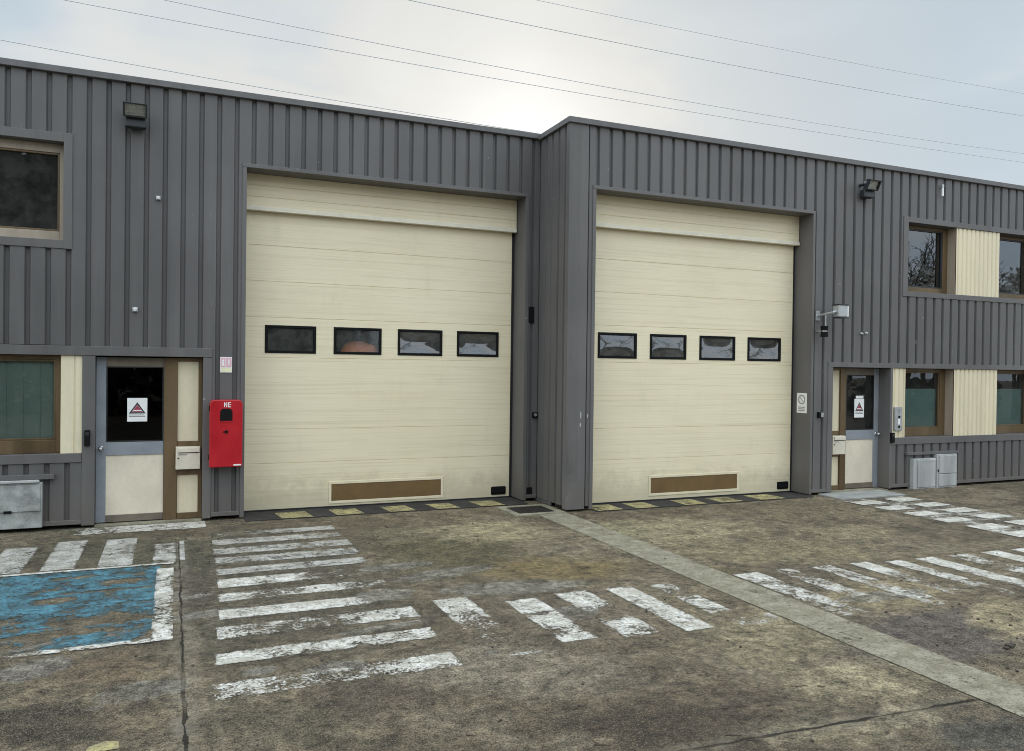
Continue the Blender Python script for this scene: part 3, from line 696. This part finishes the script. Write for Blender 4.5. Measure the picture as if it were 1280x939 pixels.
# floodlights
def flood(x0,x1,z_b,z_t,Y,label):
    t=empty('floodlight'); tag(t,label,'floodlight','floodlights high on the cladding')
    yb,yt=Y-.17,Y-.245
    n=Vector((0,-(z_t-z_b),-(yb-yt))).normalized()          # face normal: outward and down
    up=Vector((0,yt-yb,z_t-z_b)).normalized()
    bl=Vector((x0,yb,z_b)); w=x1-x0; h=math.hypot(yt-yb,z_t-z_b)
    def P(u,v,d): return bl+Vector((u*w,0,0))+up*(v*h)-n*d
    m=MB(); th_=.075
    fr=[P(0,0,0),P(1,0,0),P(1,1,0),P(0,1,0)]; bk=[P(.06,.05,th_),P(.94,.05,th_),P(.94,.9,th_),P(.06,.9,th_)]
    m.quad(bk[::-1])
    for i in range(4): m.quad([fr[i],fr[(i+1)%4],bk[(i+1)%4],bk[i]])
    body=m.build('housing',M['lampblack'],t)
    m=MB(); e=.07; 
    for (a,b_,c_,d_) in ((0,1,0,.11),(0,1,.90,1),(0,e,.11,.90),(1-e,1,.11,.90)):
        q=[P(a,c_,-.012),P(b_,c_,-.012),P(b_,d_,-.012),P(a,d_,-.012)]; r=[P(a,c_,.004),P(b_,c_,.004),P(b_,d_,.004),P(a,d_,.004)]
        m.quad(q)
        for i in range(4): m.quad([q[i],r[i],r[(i+1)%4],q[(i+1)%4]])
    m.build('bezel',M['lampblack'],t)
    m=MB(); m.quad([P(e,.11,.030),P(1-e,.11,.030),P(1-e,.9,.030),P(e,.9,.030)])
    m.quad([P(e,.11,-.001),P(1-e,.11,-.001),P(1-e,.25,.028),P(e,.25,.028)]); m.build('reflector',M['lens'],t)
    m=MB(); a=P(.15,.52,.018); c2=P(.85,.52,.018); m.cyl(a,c2,.008); m.build('tube',M['white'],t)
    m=MB(); m.quad([P(e,.11,-.004),P(1-e,.11,-.004),P(1-e,.9,-.004),P(e,.9,-.004)]); m.build('front_glass',M['lampglass'],t)
    # gear box and bracket down to the wall
    m=MB(); m.prism([(x0+.015,z_b-.105),(x1-.015,z_b-.105),(x1-.015,z_b+.015),(x0+.015,z_b+.015)],Y-.135,Y-.03,0,.014)
    m.build('gear_box',M['lampblack'],t)
    m=MB(); m.box((x0+x1)/2-.05,(x0+x1)/2+.05,Y-.045,Y-.002,z_b-.10,z_b-.02,0,.004); m.build('bracket',M['lampblack'],t)
    MB().cyl((x0+.05,Y-.12,z_t-.045),(x0+.05,Y-.0,z_t-.045),.022).build('conduit',M['lampblack'],t)
    m=MB(); m.cyl((x0+.03,Y-.17,z_t-.03),(x0+.03,Y-.12,z_t-.03),.024,seg=18); m.build('gland',M['alu'],t)
flood(-.578,-.326,4.730,4.872,YL,'black floodlight on the left cladding above the entrance door')
flood(9.835,10.075,4.745,4.890,YR,'black floodlight on the right cladding, beyond the right shutter')

# camera on an arm with a small black sounder below
t=empty('security_camera'); tag(t,'grey box camera on a wall arm right of the right shutter','camera')
m=MB(); m.box(9.16,9.335,YR-.33,YR-.20,2.735,2.915,0,.012); hs=m.build('housing',M['alu'],t)
MB().box(9.150,9.345,YR-.34,YR-.19,2.915,2.930,0,.004).build('hood',M['lampblack'],t); MB().box(9.170,9.345,YR-.34,YR-.19,2.720,2.733,0,.004).build('base_plate',M['lampblack'],t)
m=MB(); m.box(9.336,9.362,YR-.325,YR-.205,2.742,2.908,0,.006); m.build('front_plate',M['white'],t)
m=MB(); m.cyl((9.085,YR-.27,2.80),(9.16,YR-.27,2.82),.022); m.cyl((9.085,YR-.27,2.80),(9.06,YR-.0,2.76),.018); m.box(9.02,9.10,YR-.012,YR+.0,2.69,2.84,0,.004); m.cyl((9.07,YR-.16,2.80),(9.07,YR-.16,2.585),.010); m.build('arm',M['alu'],t)
t=empty('wall_sounder'); tag(t,'black two-drum sounder under the grey camera arm','sounder')
m=MB()
m.cyl((9.045,YR-.16,2.535),(9.045,YR-.16,2.60),.052,.056,seg=24); m.build('upper_drum',M['black'],t,False)
m=MB(); m.cyl((9.045,YR-.16,2.435),(9.045,YR-.16,2.51),.056,.052,seg=24); m.build('lower_drum',M['black'],t,False)
m=MB(); m.cyl((9.045,YR-.16,2.51),(9.045,YR-.16,2.535),.036,seg=20); m.build('collar',M['alu'],t)
m=MB(); m.box(9.03,9.06,YR-.11,YR+.002,2.51,2.535,0,.003); m.build('bracket',M['alu'],t)

# little wall fittings
def bolt(x,z,Y,label,s_=.03,cat='fitting',name='wall_fitting'):
    t=empty(name); tag(t,label,cat)
    m=MB(); m.box(x-s_,x+s_,Y-.030,Y+.001,z-s_,z+s_,0,.006); m.build('base',M['alu'],t)
    m=MB(); m.cyl((x,Y-.055,z-.005),(x,Y-.03,z),s_*.6,s_*.75); m.build('cap',M['white'],t)
bolt(-.206,3.856,YL,'small white cable outlet below the left floodlight, upper of two',.024)
bolt(-.444,2.532,YL,'small pale square fitting above the left entrance door',.028)
t=empty('cable_stub'); tag(t,'white upright stub under the roof edge at far right','fitting'); MB().cyl((11.675,YR-.05,4.845),(11.675,YR-.05,4.99),.020,.014).build('stub',M['white'],t); MB().box(11.655,11.695,YR-.06,YR+.002,4.985,5.04,0,.004).build('clip',M['alu'],t)
bolt(9.945,2.520,YR,'left one of two tiny fittings above the right entrance door',.016)
bolt(10.044,2.530,YR,'right one of two tiny fittings above the right entrance door',.016)
t=empty('corner_fitting'); tag(t,'small dark box with pale knob in the inner corner between the two units','fitting')
m=MB(); m.box(4.685,4.755,YL-.05,YL+.002,1.195,1.275,0,.006); m.build('base',M['black'],t); m=MB(); m.cyl((4.715,YL-.065,1.24),(4.715,YL-.05,1.24),.022); m.build('knob',M['alu'],t)
def reader(x0,x1,z0,z1,Y,label):
    t=empty('card_reader'); tag(t,label,'reader','black readers beside the entrance doors')
    m=MB(); m.prism(rounded(x0,x1,z0,z1,.012),Y-.045,Y+.002,0,.006); m.build('reader_body',M['black'],t)
    m=MB(); m.box(x0+.008,x1-.008,Y-.047,Y-.044,z1-.06,z1-.02); m.build('lamp_strip',M['lampblack'],t)
reader(-.957,-.900,.948,1.130,YL-.010,'narrow black reader on the grey post left of the left door')
reader(10.612,10.678,.775,.935,YR-.011,'narrow black reader between the right door and its windows')
t=empty('key_switch'); tag(t,'small black and grey key switch right of the right shutter door','switch')
m=MB(); m.box(9.085,9.125,YR-.04,YR+.002,1.195,1.285,0,.004); m.build('body',M['black'],t); m=MB(); m.box(9.127,9.175,YR-.045,YR+.002,1.205,1.275,0,.005); m.build('key_plate',M['alu'],t)
t=empty('intercom'); tag(t,'tall worn steel intercom plate on the narrow cream panel by the right door','intercom')
m=MB(); m.prism(rounded(10.715,10.870,.965,1.350,.014),YR-.022,YR+.02,0,.003); m.build('face_plate',M['alu'],t)
for z,r_ in ((1.19,.020),(1.03,.020)):
    m=MB(); m.cyl((10.80,YR-.030,z),(10.80,YR-.02,z),r_); m.build('button',M['black'],t)
m=MB(); m.box(10.775,10.825,YR-.026,YR-.02,1.065,1.155,0,.002); m.build('name_card',M['white'],t)
m=MB(); 
for k in range(4): m.box(10.780,10.815,YR-.0255,YR-.02,1.25+k*.016,1.257+k*.016)
m.build('speaker_slots',M['ink'],t)

# meter boxes at the foot of the walls
t=empty('meter_box'); tag(t,'weathered grey stone-like meter box at the foot of the left wall','meter box')
m=MB(); m.box(-2.35,-1.368,YL-.055,YL+.05,.045,.555,0,.006); m.build('box_body',M['grcbox'],t)
m=MB(); m.box(-2.33,-1.385,YL-.068,YL-.0555,.235,.530,0,.005); m.build('lid',M['grcbox'],t)
m=MB(); m.box(-2.36,-1.395,YL-.085,YL+.0,.556,.584,0,.005); m.build('top_rail',M['cabinet'],t)
m=MB(); m.box(-1.735,-1.66,YL-.072,YL-.066,.222,.250,0,.002); m.build('latch',M['black'],t)
t=empty('utility_cabinet'); tag(t,'shorter pale grey cabinet at the foot of the right wall, left of its pair','cabinet','pair of pale cabinets at the right wall')
m=MB(); m.box(11.085,11.600,YR-.075,YR+.05,.0,.500,0,.008); m.build('box_body',M['cabinet'],t)
m=MB(); m.box(11.175,11.575,YR-.088,YR-.076,.03,.480,0,.006); dd=m.build('door',M['cabinet'],t)
m=MB(); 
for k in range(9): m.box(11.20+k*.04,11.222+k*.04,YR-.0895,YR-.087,.445,.458)
m.build('vent_slots',M['greyink'],t)
t=empty('utility_cabinet'); tag(t,'taller pale grey cabinet at the foot of the right wall, right of its pair','cabinet','pair of pale cabinets at the right wall')
m=MB(); m.box(11.615,12.095,YR-.080,YR+.05,.0,.557,0,.008); m.build('box_body',M['cabinet'],t)
m=MB(); m.box(11.660,12.075,YR-.094,YR-.081,.240,.535,0,.006); m.box(11.660,12.075,YR-.094,YR-.081,.03,.228,0,.006); m.build('door',M['cabinet'],t)
m=MB(); m.box(11.633,11.650,YR-.090,YR-.079,.27,.31,0,.002); m.build('latch',M['black'],t)

# ================================================================== GROUND
g=MB(); g.quad([(-220,-220,0),(220,-220,0),(220,220,0),(-220,220,0)]); tag(g.build('ground',M['ground']),'worn brown concrete yard with moss and mortar repairs','ground',kind='structure')
# concrete channel running away from the building corner
def rough_strip(x0,x1,y0,y1,z,n,amp):
    mb=MB(); P=[]
    for i in range(n+1):
        y=y0+(y1-y0)*i/n
        P.append((x0+amp*mnoise.noise(Vector((0,y*3,1))),x1+amp*mnoise.noise(Vector((9,y*3,1))),y))
    for (a,b_,y),(c_,d_,yy) in zip(P,P[1:]): mb.quad([(a,y,z),(b_,y,z),(d_,yy,z),(c_,yy,z)])
    return mb
# landing and paved walk at the right door
pv=MB(); pv.box(9.12,10.42,8.80,YR+.0,.0,.024,0,.004); tag(pv.build('pavement',M['pave']),'pale landing slab at the right door','slab',kind='structure')
def stripes(name,lst,mat,label,z=.0045,parent=None):
    """each item: (x0,x1,y0,y1, wear) or (x0,x1,y0,y1,[(t,wear),...]) with t along the long side, or (points, wear)"""
    V=[];Fc=[];AT={k_:[] for k_ in ('wear','pu','pv','sw','sh')}
    def vert(p,**a):
        V.append(p)
        for k_ in AT: AT[k_].append(a[k_])
    for it in lst:
        if len(it)==2:
            pts,wr=it; n0=len(V)
            for x,y in pts: vert((x,y,z),wear=wr,pu=.5,pv=.5,sw=1,sh=1)
            Fc.append(tuple(range(n0,n0+len(pts)))); continue
        x0,x1,y0,y1,wr=it
        if not isinstance(wr,list): wr=[(0,wr),(1,wr)]
        w,h=x1-x0,y1-y0; lx=w>h; jt=[random.uniform(-.012,.012) for _ in range(4)]
        n0=len(V)
        for (t_,ww) in wr:
            for e in (0,1):
                u,v=(t_,e) if lx else (e,t_)
                x=x0+u*w+(jt[0] if e else jt[1])*(0 if lx else 1); y=y0+v*h+((jt[2] if e else jt[3]) if lx else 0)
                vert((x,y,z),wear=ww,pu=u*w,pv=v*h,sw=w,sh=h)
        for q in range(len(wr)-1):
            a=n0+2*q; Fc.append((a,a+2,a+3,a+1) if lx else (a,a+1,a+3,a+2))
    me=bpy.data.meshes.new(name); me.from_pydata(V,[],Fc); me.materials.append(mat)
    for k_,v in AT.items():
        at=me.attributes.new(k_,'FLOAT','POINT'); at.data.foreach_set('value',v)
    o=bpy.data.objects.new(name,me); COL.objects.link(o)
    if parent is not None: o.parent=parent; return o
    return tag(o,label,'marking',kind='structure')
stripes('road_marking',[(9.06,10.33,5.0,8.79,.535)],M['paint'],'faded grey walkway between the white squares',.003)
W_=.033
def dw(l): return [tuple(it[:4])+(([(t_,w_+W_) for t_,w_ in it[4]] if isinstance(it[4],list) else it[4]+W_),) for it in l]
M['channel']=paint_mat('channel_concrete',(.345,.318,.240),(.235,.208,.148))
stripes('path',[(4.335,4.755,-9,9.23,[(0,.40),(.75,.40),(1,.33)])],M['channel'],'pale concrete channel strip',.0035)
ZA=[(.40,1.72,9.20,9.43,[(0,.50),(.5,.47),(.65,.41),(1,.40)]),(.37,1.73,8.79,9.06,.42),(.36,1.745,8.345,8.62,.42),(.36,1.745,7.93,8.20,[(0,.42),(.6,.42),(1,.46)]),(.353,1.73,7.52,7.77,.41),
    (.346,1.73,7.09,7.37,[(0,.40),(.45,.41),(.6,.52),(1,.54)]),(.335,1.73,6.68,6.92,[(0,.42),(.45,.45),(.6,.42),(.85,.45),(1,.50)]),(.315,1.60,6.20,6.45,[(0,.41),(.65,.39),(.8,.46),(1,.55)]),
    (.28,1.73,5.75,6.03,[(0,.41),(.2,.45),(.35,.52),(.6,.46),(.8,.47),(1,.44)]),(.24,1.72,5.26,5.49,[(0,.48),(.15,.42),(.4,.455),(.7,.44),(.85,.41),(1,.41)]),(.21,1.70,4.72,4.95,[(0,.455),(.1,.44),(.3,.46),(.55,.47),(.7,.445),(1,.42)])]
stripes('road_marking',dw(ZA[:5]),M['paint_old'],'greyed zebra bars next to the left shutter'); stripes('road_marking',dw(ZA[5:]),M['paint'],'white worn zebra bars before the left shutter')
ZB=[(1.92,2.23,5.0,6.12,[(0,.50),(.35,.50),(.62,.46),(.75,.40),(1,.40)]),(2.47,2.77,4.85,5.89,[(0,.42),(.1,.45),(.25,.50),(.38,.42),(.56,.40),(.63,.50),(.70,.40),(1,.41)]),(2.95,3.245,4.79,5.94,[(0,.42),(.28,.41),(.40,.58),(.52,.58),(.60,.45),(1,.44)]),(3.43,3.68,4.74,5.92,[(0,.40),(.5,.42),(.85,.42),(1,.45)]),(3.85,4.07,5.02,5.88,[(0,.44),(.5,.45),(.65,.53),(.8,.45),(1,.43)]),(3.90,4.30,4.68,4.86,.475),(2.0,2.3,4.74,4.80,.47)]
stripes('road_marking',dw(ZB),M['paint'],'white worn zebra bars left of the concrete strip')
ZC=[(4.79,5.08,4.58,5.91,[(0,.49),(.5,.49),(.75,.46),(.85,.40),(1,.40)]),(5.25,5.48,4.95,5.91,[(0,.49),(.4,.45),(.6,.44),(.8,.50),(1,.49)]),(5.70,5.95,4.53,5.87,[(0,.53),(.4,.46),(.7,.44),(1,.47)]),(6.15,6.38,4.7,5.85,[(0,.55),(.5,.47),(.7,.41),(1,.42)]),(6.56,6.78,4.5,5.78,[(0,.50),(.5,.46),(1,.41)]),(6.97,7.22,4.5,5.76,[(0,.49),(.5,.44),(1,.41)]),(7.42,7.68,4.5,5.74,[(0,.48),(.6,.46),(1,.45)]),(7.89,8.16,4.5,5.72,[(0,.46),(1,.40)])]
ZC+=[(8.34+.455*k,8.60+.455*k,4.45,5.70,.42) for k in range(8)]
W_=.022
stripes('road_marking',dw(ZC),M['paint'],'white worn zebra bars right of the concrete strip')
W_=.012
CK=[]
for k in range(7):
    y=8.37-.461*k
    CK+=[(9.06,9.55,y,y+.265,.36),(9.80,10.31,y+.01,y+.29,.375)]
stripes('road_marking',CK,M['paint'],'two columns of white squares leading to the right door',.0075)
ZL=[(-2.07+.48*k,-1.78+.48*k,8.21,9.42,.44) for k in range(-6,1)]+[(-1.575,-1.285,8.21,9.32,.43),(-1.135,-.845,8.22,9.50,.41),(-.655,-.36,8.20,9.46,.435),(-.19,.02,8.19,9.05,.435),(.05,.10,8.22,9.13,.40)]
stripes('road_marking',dw(ZL),M['paint_old'],'white zebra bars behind the blue bay')
stripes('road_marking',[(-5,-.115,5.93,8.10,[(0,.46),(1,.46)]) ] if False else [([(-5,6.95),(-.115,6.95),(-.115,8.10),(-5,8.10)],.462),([(-5,6.30),(-.12,6.30),(-.12,6.95),(-5,6.95)],.484),([(-5,5.93),(-.13,5.93),(-.13,6.30),(-5,6.30)],.522)],M['bluepaint'],'worn blue parking bay')
BW=[(-5,.0,8.105,8.165,.40),(-.135,-.005,5.86,7.94,[(0,.43),(.4,.47),(.6,.45),(1,.40)]),(-2.2,-.14,5.86,5.95,[(0,.49),(.6,.49),(.85,.45),(1,.44)])]
stripes('road_marking',dw(BW),M['paint'],'white outline of the blue bay',.009)
stripes('road_marking',[(-1.05,.34,9.80,10.20,[(0,.53),(.3,.47),(1,.45)])],M['paint'],'worn white patch at the left door step')
stripes('road_marking',[([(-.40,4.30),(-.24,4.30),(-.25,4.38),(-.31,4.41),(-.38,4.37)],.40)],M['yellowpaint'],'yellow paint dab')
# yellow and black sloped sills under the shutter doors
def ramp(x0,x1,y0,y1,label,yel,skew):
    t=empty('door_ramp'); tag(t,label,'ramp','yellow and black ramps under the shutters')
    m=MB(); h=.010
    m.box(x0,x1,y0,y1+.2,0,h)
    m.build('ramp_body',M['blackramp'],t)
    for a,b_ in yel:
        stripes('yellow_block',[([(a+skew,y0+.01),(b_+skew,y0+.01),(b_,y0+.41),(a,y0+.41)],.440)],M['yellowpaint'],'',h+.004,t)
ramp(.79,4.54,10.0,10.40,'yellow and black painted ramp under the left shutter door',[(1.17,1.55),(1.85,2.20),(2.53,2.88),(3.17,3.50),(3.81,4.15)],.05)
ramp(5.165,8.93,9.16,9.52,'yellow and black painted ramp under the right shutter door',[(5.20,5.58),(5.80,6.15),(6.60,6.96),(7.21,7.60),(7.92,8.38)],.0)
# drain grate in the corner
t=empty('drain_grate'); tag(t,'dark square drain grate in pale concrete at the inner corner','drain')
m=MB(); frame(m,3.99,4.70,9.28,9.84,.0,.012,.0,0,0) if False else None
def flat_frame(mb,x0,x1,y0,y1,w,z0,z1):
    mb.box(x0,x1,y0,y0+w,z0,z1); mb.box(x0,x1,y1-w,y1,z0,z1); mb.box(x0,x0+w,y0+w,y1-w,z0,z1); mb.box(x1-w,x1,y0+w,y1-w,z0,z1)
m=MB(); flat_frame(m,4.02,4.75,9.24,9.92,.10,.0,.012); m.build('concrete_surround',M['concrete'],t)
m=MB(); m.box(4.12,4.65,9.34,9.82,.0,.006)
for k in range(11): m.box(4.13+k*.048,4.155+k*.048,9.35,9.81,.006,.012)
m.build('grate',M['grate'],t)
# loose clods, leaves and gravel
cl=MB()
def clod(x,y,r):
    bm=bmesh.new(); bmesh.ops.create_icosphere(bm,subdivisions=1,radius=r)
    for v in bm.verts: v.co*=1+.5*mnoise.noise(v.co*40+Vector((x*5,y*7,0))); v.co.z*=.6
    cl.add(bm,0,Matrix.Translation((x,y,r*.3)))
for i in range(420):
    x=random.uniform(-2,9); y=random.uniform(2.6,9.6); clod(x,y,random.choice((.004,.005,.007,.009,.012)))
for i in range(140): clod(random.uniform(4.8,7.5),random.uniform(2.6,4.6),random.choice((.006,.01,.014)))
for i in range(120): clod(random.uniform(-3,12),(YL-.05 if random.random()<.4 else YR-.05)-abs(random.gauss(0,.08)),random.choice((.006,.009,.013)))
for i in range(46):
    x=random.gauss(2.9,.55); y=random.gauss(3.65,.28); L_=random.uniform(.02,.09); a=random.gauss(-.5,.5)
    cl.cyl((x,y,.004),(x+L_*math.cos(a),y+L_*math.sin(a),.006),random.uniform(.002,.004),.0015,seg=5)
clod(5.36,3.66,.035); clod(5.30,3.64,.022); clod(5.42,3.68,.02); clod(5.0,3.2,.03)
tag(cl.build('debris',M['stone']),'scattered mud clods and grit on the yard','debris',kind='stuff')

# ================================================================== CABLES
def cable(pts,r,label):
    mb=MB(); n=6
    ring=[[(p[0],p[1]+r*math.cos(2*math.pi*k/n),p[2]+r*math.sin(2*math.pi*k/n)) for k in range(n)] for p in pts]
    mb.v=[q for rr in ring for q in rr]
    for a in range(len(pts)-1):
        for k in range(n): mb.f.append((a*n+k,a*n+(k+1)%n,(a+1)*n+(k+1)%n,(a+1)*n+k)); mb.m.append(0)
    return tag(mb.build('power_cable',M['cable'],None,True),label,'cable','overhead cables in the sky')
def sag(a,b_,c_):
    """z(x) parabola through three points, sampled far past the frame"""
    (x0,z0),(x1,z1),(x2,z2)=a,b_,c_
    out=[]
    for i in range(41):
        x=-70+i*4.5
        z=z0*(x-x1)*(x-x2)/((x0-x1)*(x0-x2))+z1*(x-x0)*(x-x2)/((x1-x0)*(x1-x2))+z2*(x-x0)*(x-x1)/((x2-x0)*(x2-x1))
        out.append((x,30,z))
    return out
cable(sag((-5.30,12.287),(12.67,11.746),(44.4,12.2)),.013,'lowest overhead cable, just above the left roof edge')
cable(sag((-3.507,13.922),(12.646,13.715),(44.41,14.015)),.013,'second overhead cable from the roof, lower of the middle pair')
cable(sag((-.479,14.511),(12.64,14.207),(44.395,14.515)),.013,'third overhead cable from the roof, upper of the middle pair')
cable(sag((8.205,16.2),(12.613,16.172),(44.335,16.645)),.015,'fourth overhead cable from the roof, darkest one at upper right')
cable(sag((13.686,17.266),(30,17.5),(44.299,17.912)),.011,'topmost and faintest overhead cable at upper right')

# ================================================================== TREES ACROSS THE YARD (seen in the window reflections)
tr=MB()
def leafcloud(cx,cy,cz,rx,ry,rz,n,s_,m):
    for i in range(n):
        while True:
            p=Vector((random.uniform(-1,1),random.uniform(-1,1),random.uniform(-1,1)))
            if p.length<=1: break
        if mnoise.noise(Vector((p.x*2.2+cx,p.y*2.2,p.z*2.2+cz)))<-.22: continue
        c_=Vector((cx+p.x*rx,cy+p.y*ry,cz+p.z*rz))
        a=Vector((random.gauss(0,1),random.gauss(0,1),random.gauss(0,1))).normalized(); b_=a.orthogonal().normalized()
        q=s_*random.uniform(.5,1.3)
        tr.quad([c_-a*q,c_+b_*q*.6,c_+a*q,c_-b_*q*.6],m)
def bare(p,d,l,r,depth):
    e=p+d*l; tr.cyl(p,e,r,r*.65,seg=5,m=0 if depth>2 else 2)
    if depth==0: return
    for k in range(3 if depth>2 else 2):
        nd=(d+Vector((random.gauss(0,.42),random.gauss(0,.42),random.gauss(.05,.25)))).normalized()
        bare(p+d*l*random.uniform(.6,1),nd,l*random.uniform(.6,.82),r*.6,depth-1)
for (x,y,h) in ((-16,-18,12),(-11,-17,11),(-6.5,-18,12),(-2.5,-17,10),(2,-19,10),(6,-18,9)):
    tr.cyl((x,y,0),(x,y,h*.7),.22,.08,seg=7,m=0)
    leafcloud(x,y,h*.55,3.0,2.6,h*.46,5200,.30,1)
for (x,y) in ((-17,-23),(-12.5,-22),(-8.5,-23),(-4.5,-22),(-.5,-23),(4,-23)): leafcloud(x,y,6.4,3.4,2.0,6.2,4200,.42,1)
for (x,y) in ((-4.6,-12.5),(-6.6,-13.5)): bare(Vector((x,y,0)),Vector((0,0,1)),2.6,.15,6)
for (x,y) in ((14,-13),(19,-11),(28.6,-5.2),(30.5,-8),(33,-4.5),(36,-7),(26,-9)):
    bare(Vector((x,y,0)),Vector((0,0,1)),3.0,.17,6)
for (x,y) in ((27.6,-3.6),(29.6,-4.6),(32.2,-3.0),(34,-4)):
    leafcloud(x,y,4.9,1.2,1.2,1.5,420,.17,3); tr.cyl((x,y,0),(x,y,4.4),.12,.05,seg=6,m=0)
for i in range(16): leafcloud(-20+i*3.6,-14+i*.5,.9,2.2,1.0,1.3,420,.22,1)
tag(tr.build('treeline',[M['bark'],M['leaf'],M['twig'],M['blossom']]),'mixed trees and hedge across the yard','trees',kind='stuff')

# ================================================================== SKY, SUN, CAMERA
W=bpy.data.worlds.new('World'); S.world=W; W.use_nodes=True
t=W.node_tree; t.nodes.clear()
N=lambda typ,**k:[setattr(n_,a,v) for n_ in [t.nodes.new(typ)] for a,v in k.items()] and t.nodes[-1] if k else t.nodes.new(typ)
out=t.nodes.new('ShaderNodeOutputWorld'); bg=t.nodes.new('ShaderNodeBackground'); bg.inputs['Strength'].default_value=.1
t.links.new(bg.outputs[0],out.inputs[0])
sky=t.nodes.new('ShaderNodeTexSky'); sky.sky_type='NISHITA'; sky.sun_disc=False; sky.sun_elevation=SUN_EL; sky.sun_rotation=SUN_AZ
sky.air_density=1.0; sky.dust_density=1.5; sky.ozone_density=1.0
tc=t.nodes.new('ShaderNodeTexCoord'); nrm=t.nodes.new('ShaderNodeVectorMath'); nrm.operation='NORMALIZE'; t.links.new(tc.outputs['Generated'],nrm.inputs[0])
D=nrm.outputs[0]
def dot(v):
    n_=t.nodes.new('ShaderNodeVectorMath'); n_.operation='DOT_PRODUCT'; t.links.new(D,n_.inputs[0]); n_.inputs[1].default_value=v; return n_.outputs['Value']
def mth(op,a,b_=0.0,clamp=False):
    n_=t.nodes.new('ShaderNodeMath'); n_.operation=op; n_.use_clamp=clamp
    for i,x in enumerate((a,b_)):
        if hasattr(x,'is_linked'): t.links.new(x,n_.inputs[i])
        else: n_.inputs[i].default_value=x
    return n_.outputs[0]
def mr(v,a,b_,c_,d_):
    n_=t.nodes.new('ShaderNodeMapRange'); n_.interpolation_type='SMOOTHSTEP'; t.links.new(v,n_.inputs[0])
    for i,x in zip((1,2,3,4),(a,b_,c_,d_)): n_.inputs[i].default_value=x
    return n_.outputs[0]
def cmix(f,a,b_,blend='MIX'):
    n_=t.nodes.new('ShaderNodeMix'); n_.data_type='RGBA'; n_.blend_type=blend
    if hasattr(f,'is_linked'): t.links.new(f,n_.inputs[0])
    else: n_.inputs[0].default_value=f
    for i,x in ((6,a),(7,b_)):
        if hasattr(x,'is_linked'): t.links.new(x,n_.inputs[i])
        else: n_.inputs[i].default_value=(*x,1)
    return n_.outputs[2]
sd=(math.cos(SUN_EL)*math.sin(SUN_AZ),math.cos(SUN_EL)*math.cos(SUN_AZ),math.sin(SUN_EL))
ds=mth('MAXIMUM',dot(sd),0.0)
glow=mth('ADD',mth('MULTIPLY',mth('POWER',ds,260.0),3.2),mth('MULTIPLY',mth('POWER',ds,30.0),.5))
up=dot((0,0,1))
front=dot((math.sin(SUN_AZ),math.cos(SUN_AZ),0))
nz1=t.nodes.new('ShaderNodeTexNoise'); mp=t.nodes.new('ShaderNodeMapping'); mp.inputs['Scale'].default_value=(1.6,1.6,4.2); t.links.new(D,mp.inputs[0]); t.links.new(mp.outputs[0],nz1.inputs['Vector'])
nz1.inputs['Scale'].default_value=1.5; nz1.inputs['Detail'].default_value=5; nz1.inputs['Roughness'].default_value=.5; nz1.inputs['Distortion'].default_value=.4
# high thin overcast: brightest overhead and behind the photographer, greyer bank above the roofs
lum=mth('ADD',mr(up,.40,.95,7.4,17.0),mr(front,.25,-.35,0.0,11.0))
lum=mth('MULTIPLY',lum,mr(nz1.outputs[0],.30,.72,.90,1.08))
lum=mth('ADD',lum,glow)
cloudc=cmix(mth('ADD',mth('POWER',ds,14.0),mr(nz1.outputs[0],.42,.60,0,.75),True),(.80,.945,1.065),(.985,1.0,.985))
vm=t.nodes.new('ShaderNodeVectorMath'); vm.operation='SCALE'; t.links.new(cloudc,vm.inputs[0]); t.links.new(lum,vm.inputs['Scale'])
res=cmix(.955,sky.outputs[0],vm.outputs[0])
t.links.new(res,bg.inputs['Color'])

sl=bpy.data.lights.new('sun','SUN'); sl.energy=.9; sl.angle=math.radians(12); sl.color=(1,.95,.86)
so=bpy.data.objects.new('sun',sl); COL.objects.link(so)
so.rotation_euler=Vector(sd).to_track_quat('Z','Y').to_euler()

cam=bpy.data.cameras.new('camera'); cam.lens=27.676; cam.sensor_width=36; cam.sensor_fit='HORIZONTAL'; cam.clip_start=.05; cam.clip_end=1000
co=bpy.data.objects.new('camera',cam); COL.objects.link(co)
r_=Vector((.91961463,-.3926197,.01259784)); u_=Vector((-.00795274,.01345539,.99987785)); f_=Vector((.39274125,.91960248,-.00925138))
co.matrix_world=Matrix(((r_.x,u_.x,-f_.x,0),(r_.y,u_.y,-f_.y,0),(r_.z,u_.z,-f_.z,1.9),(0,0,0,1)))
S.camera=co
S.cycles.filter_width=.95
S.view_settings.view_transform='Standard'; S.view_settings.look='None'; S.view_settings.exposure=0; S.view_settings.gamma=1; S.view_settings.use_curve_mapping=False
S.render.resolution_x=1024; S.render.resolution_y=751
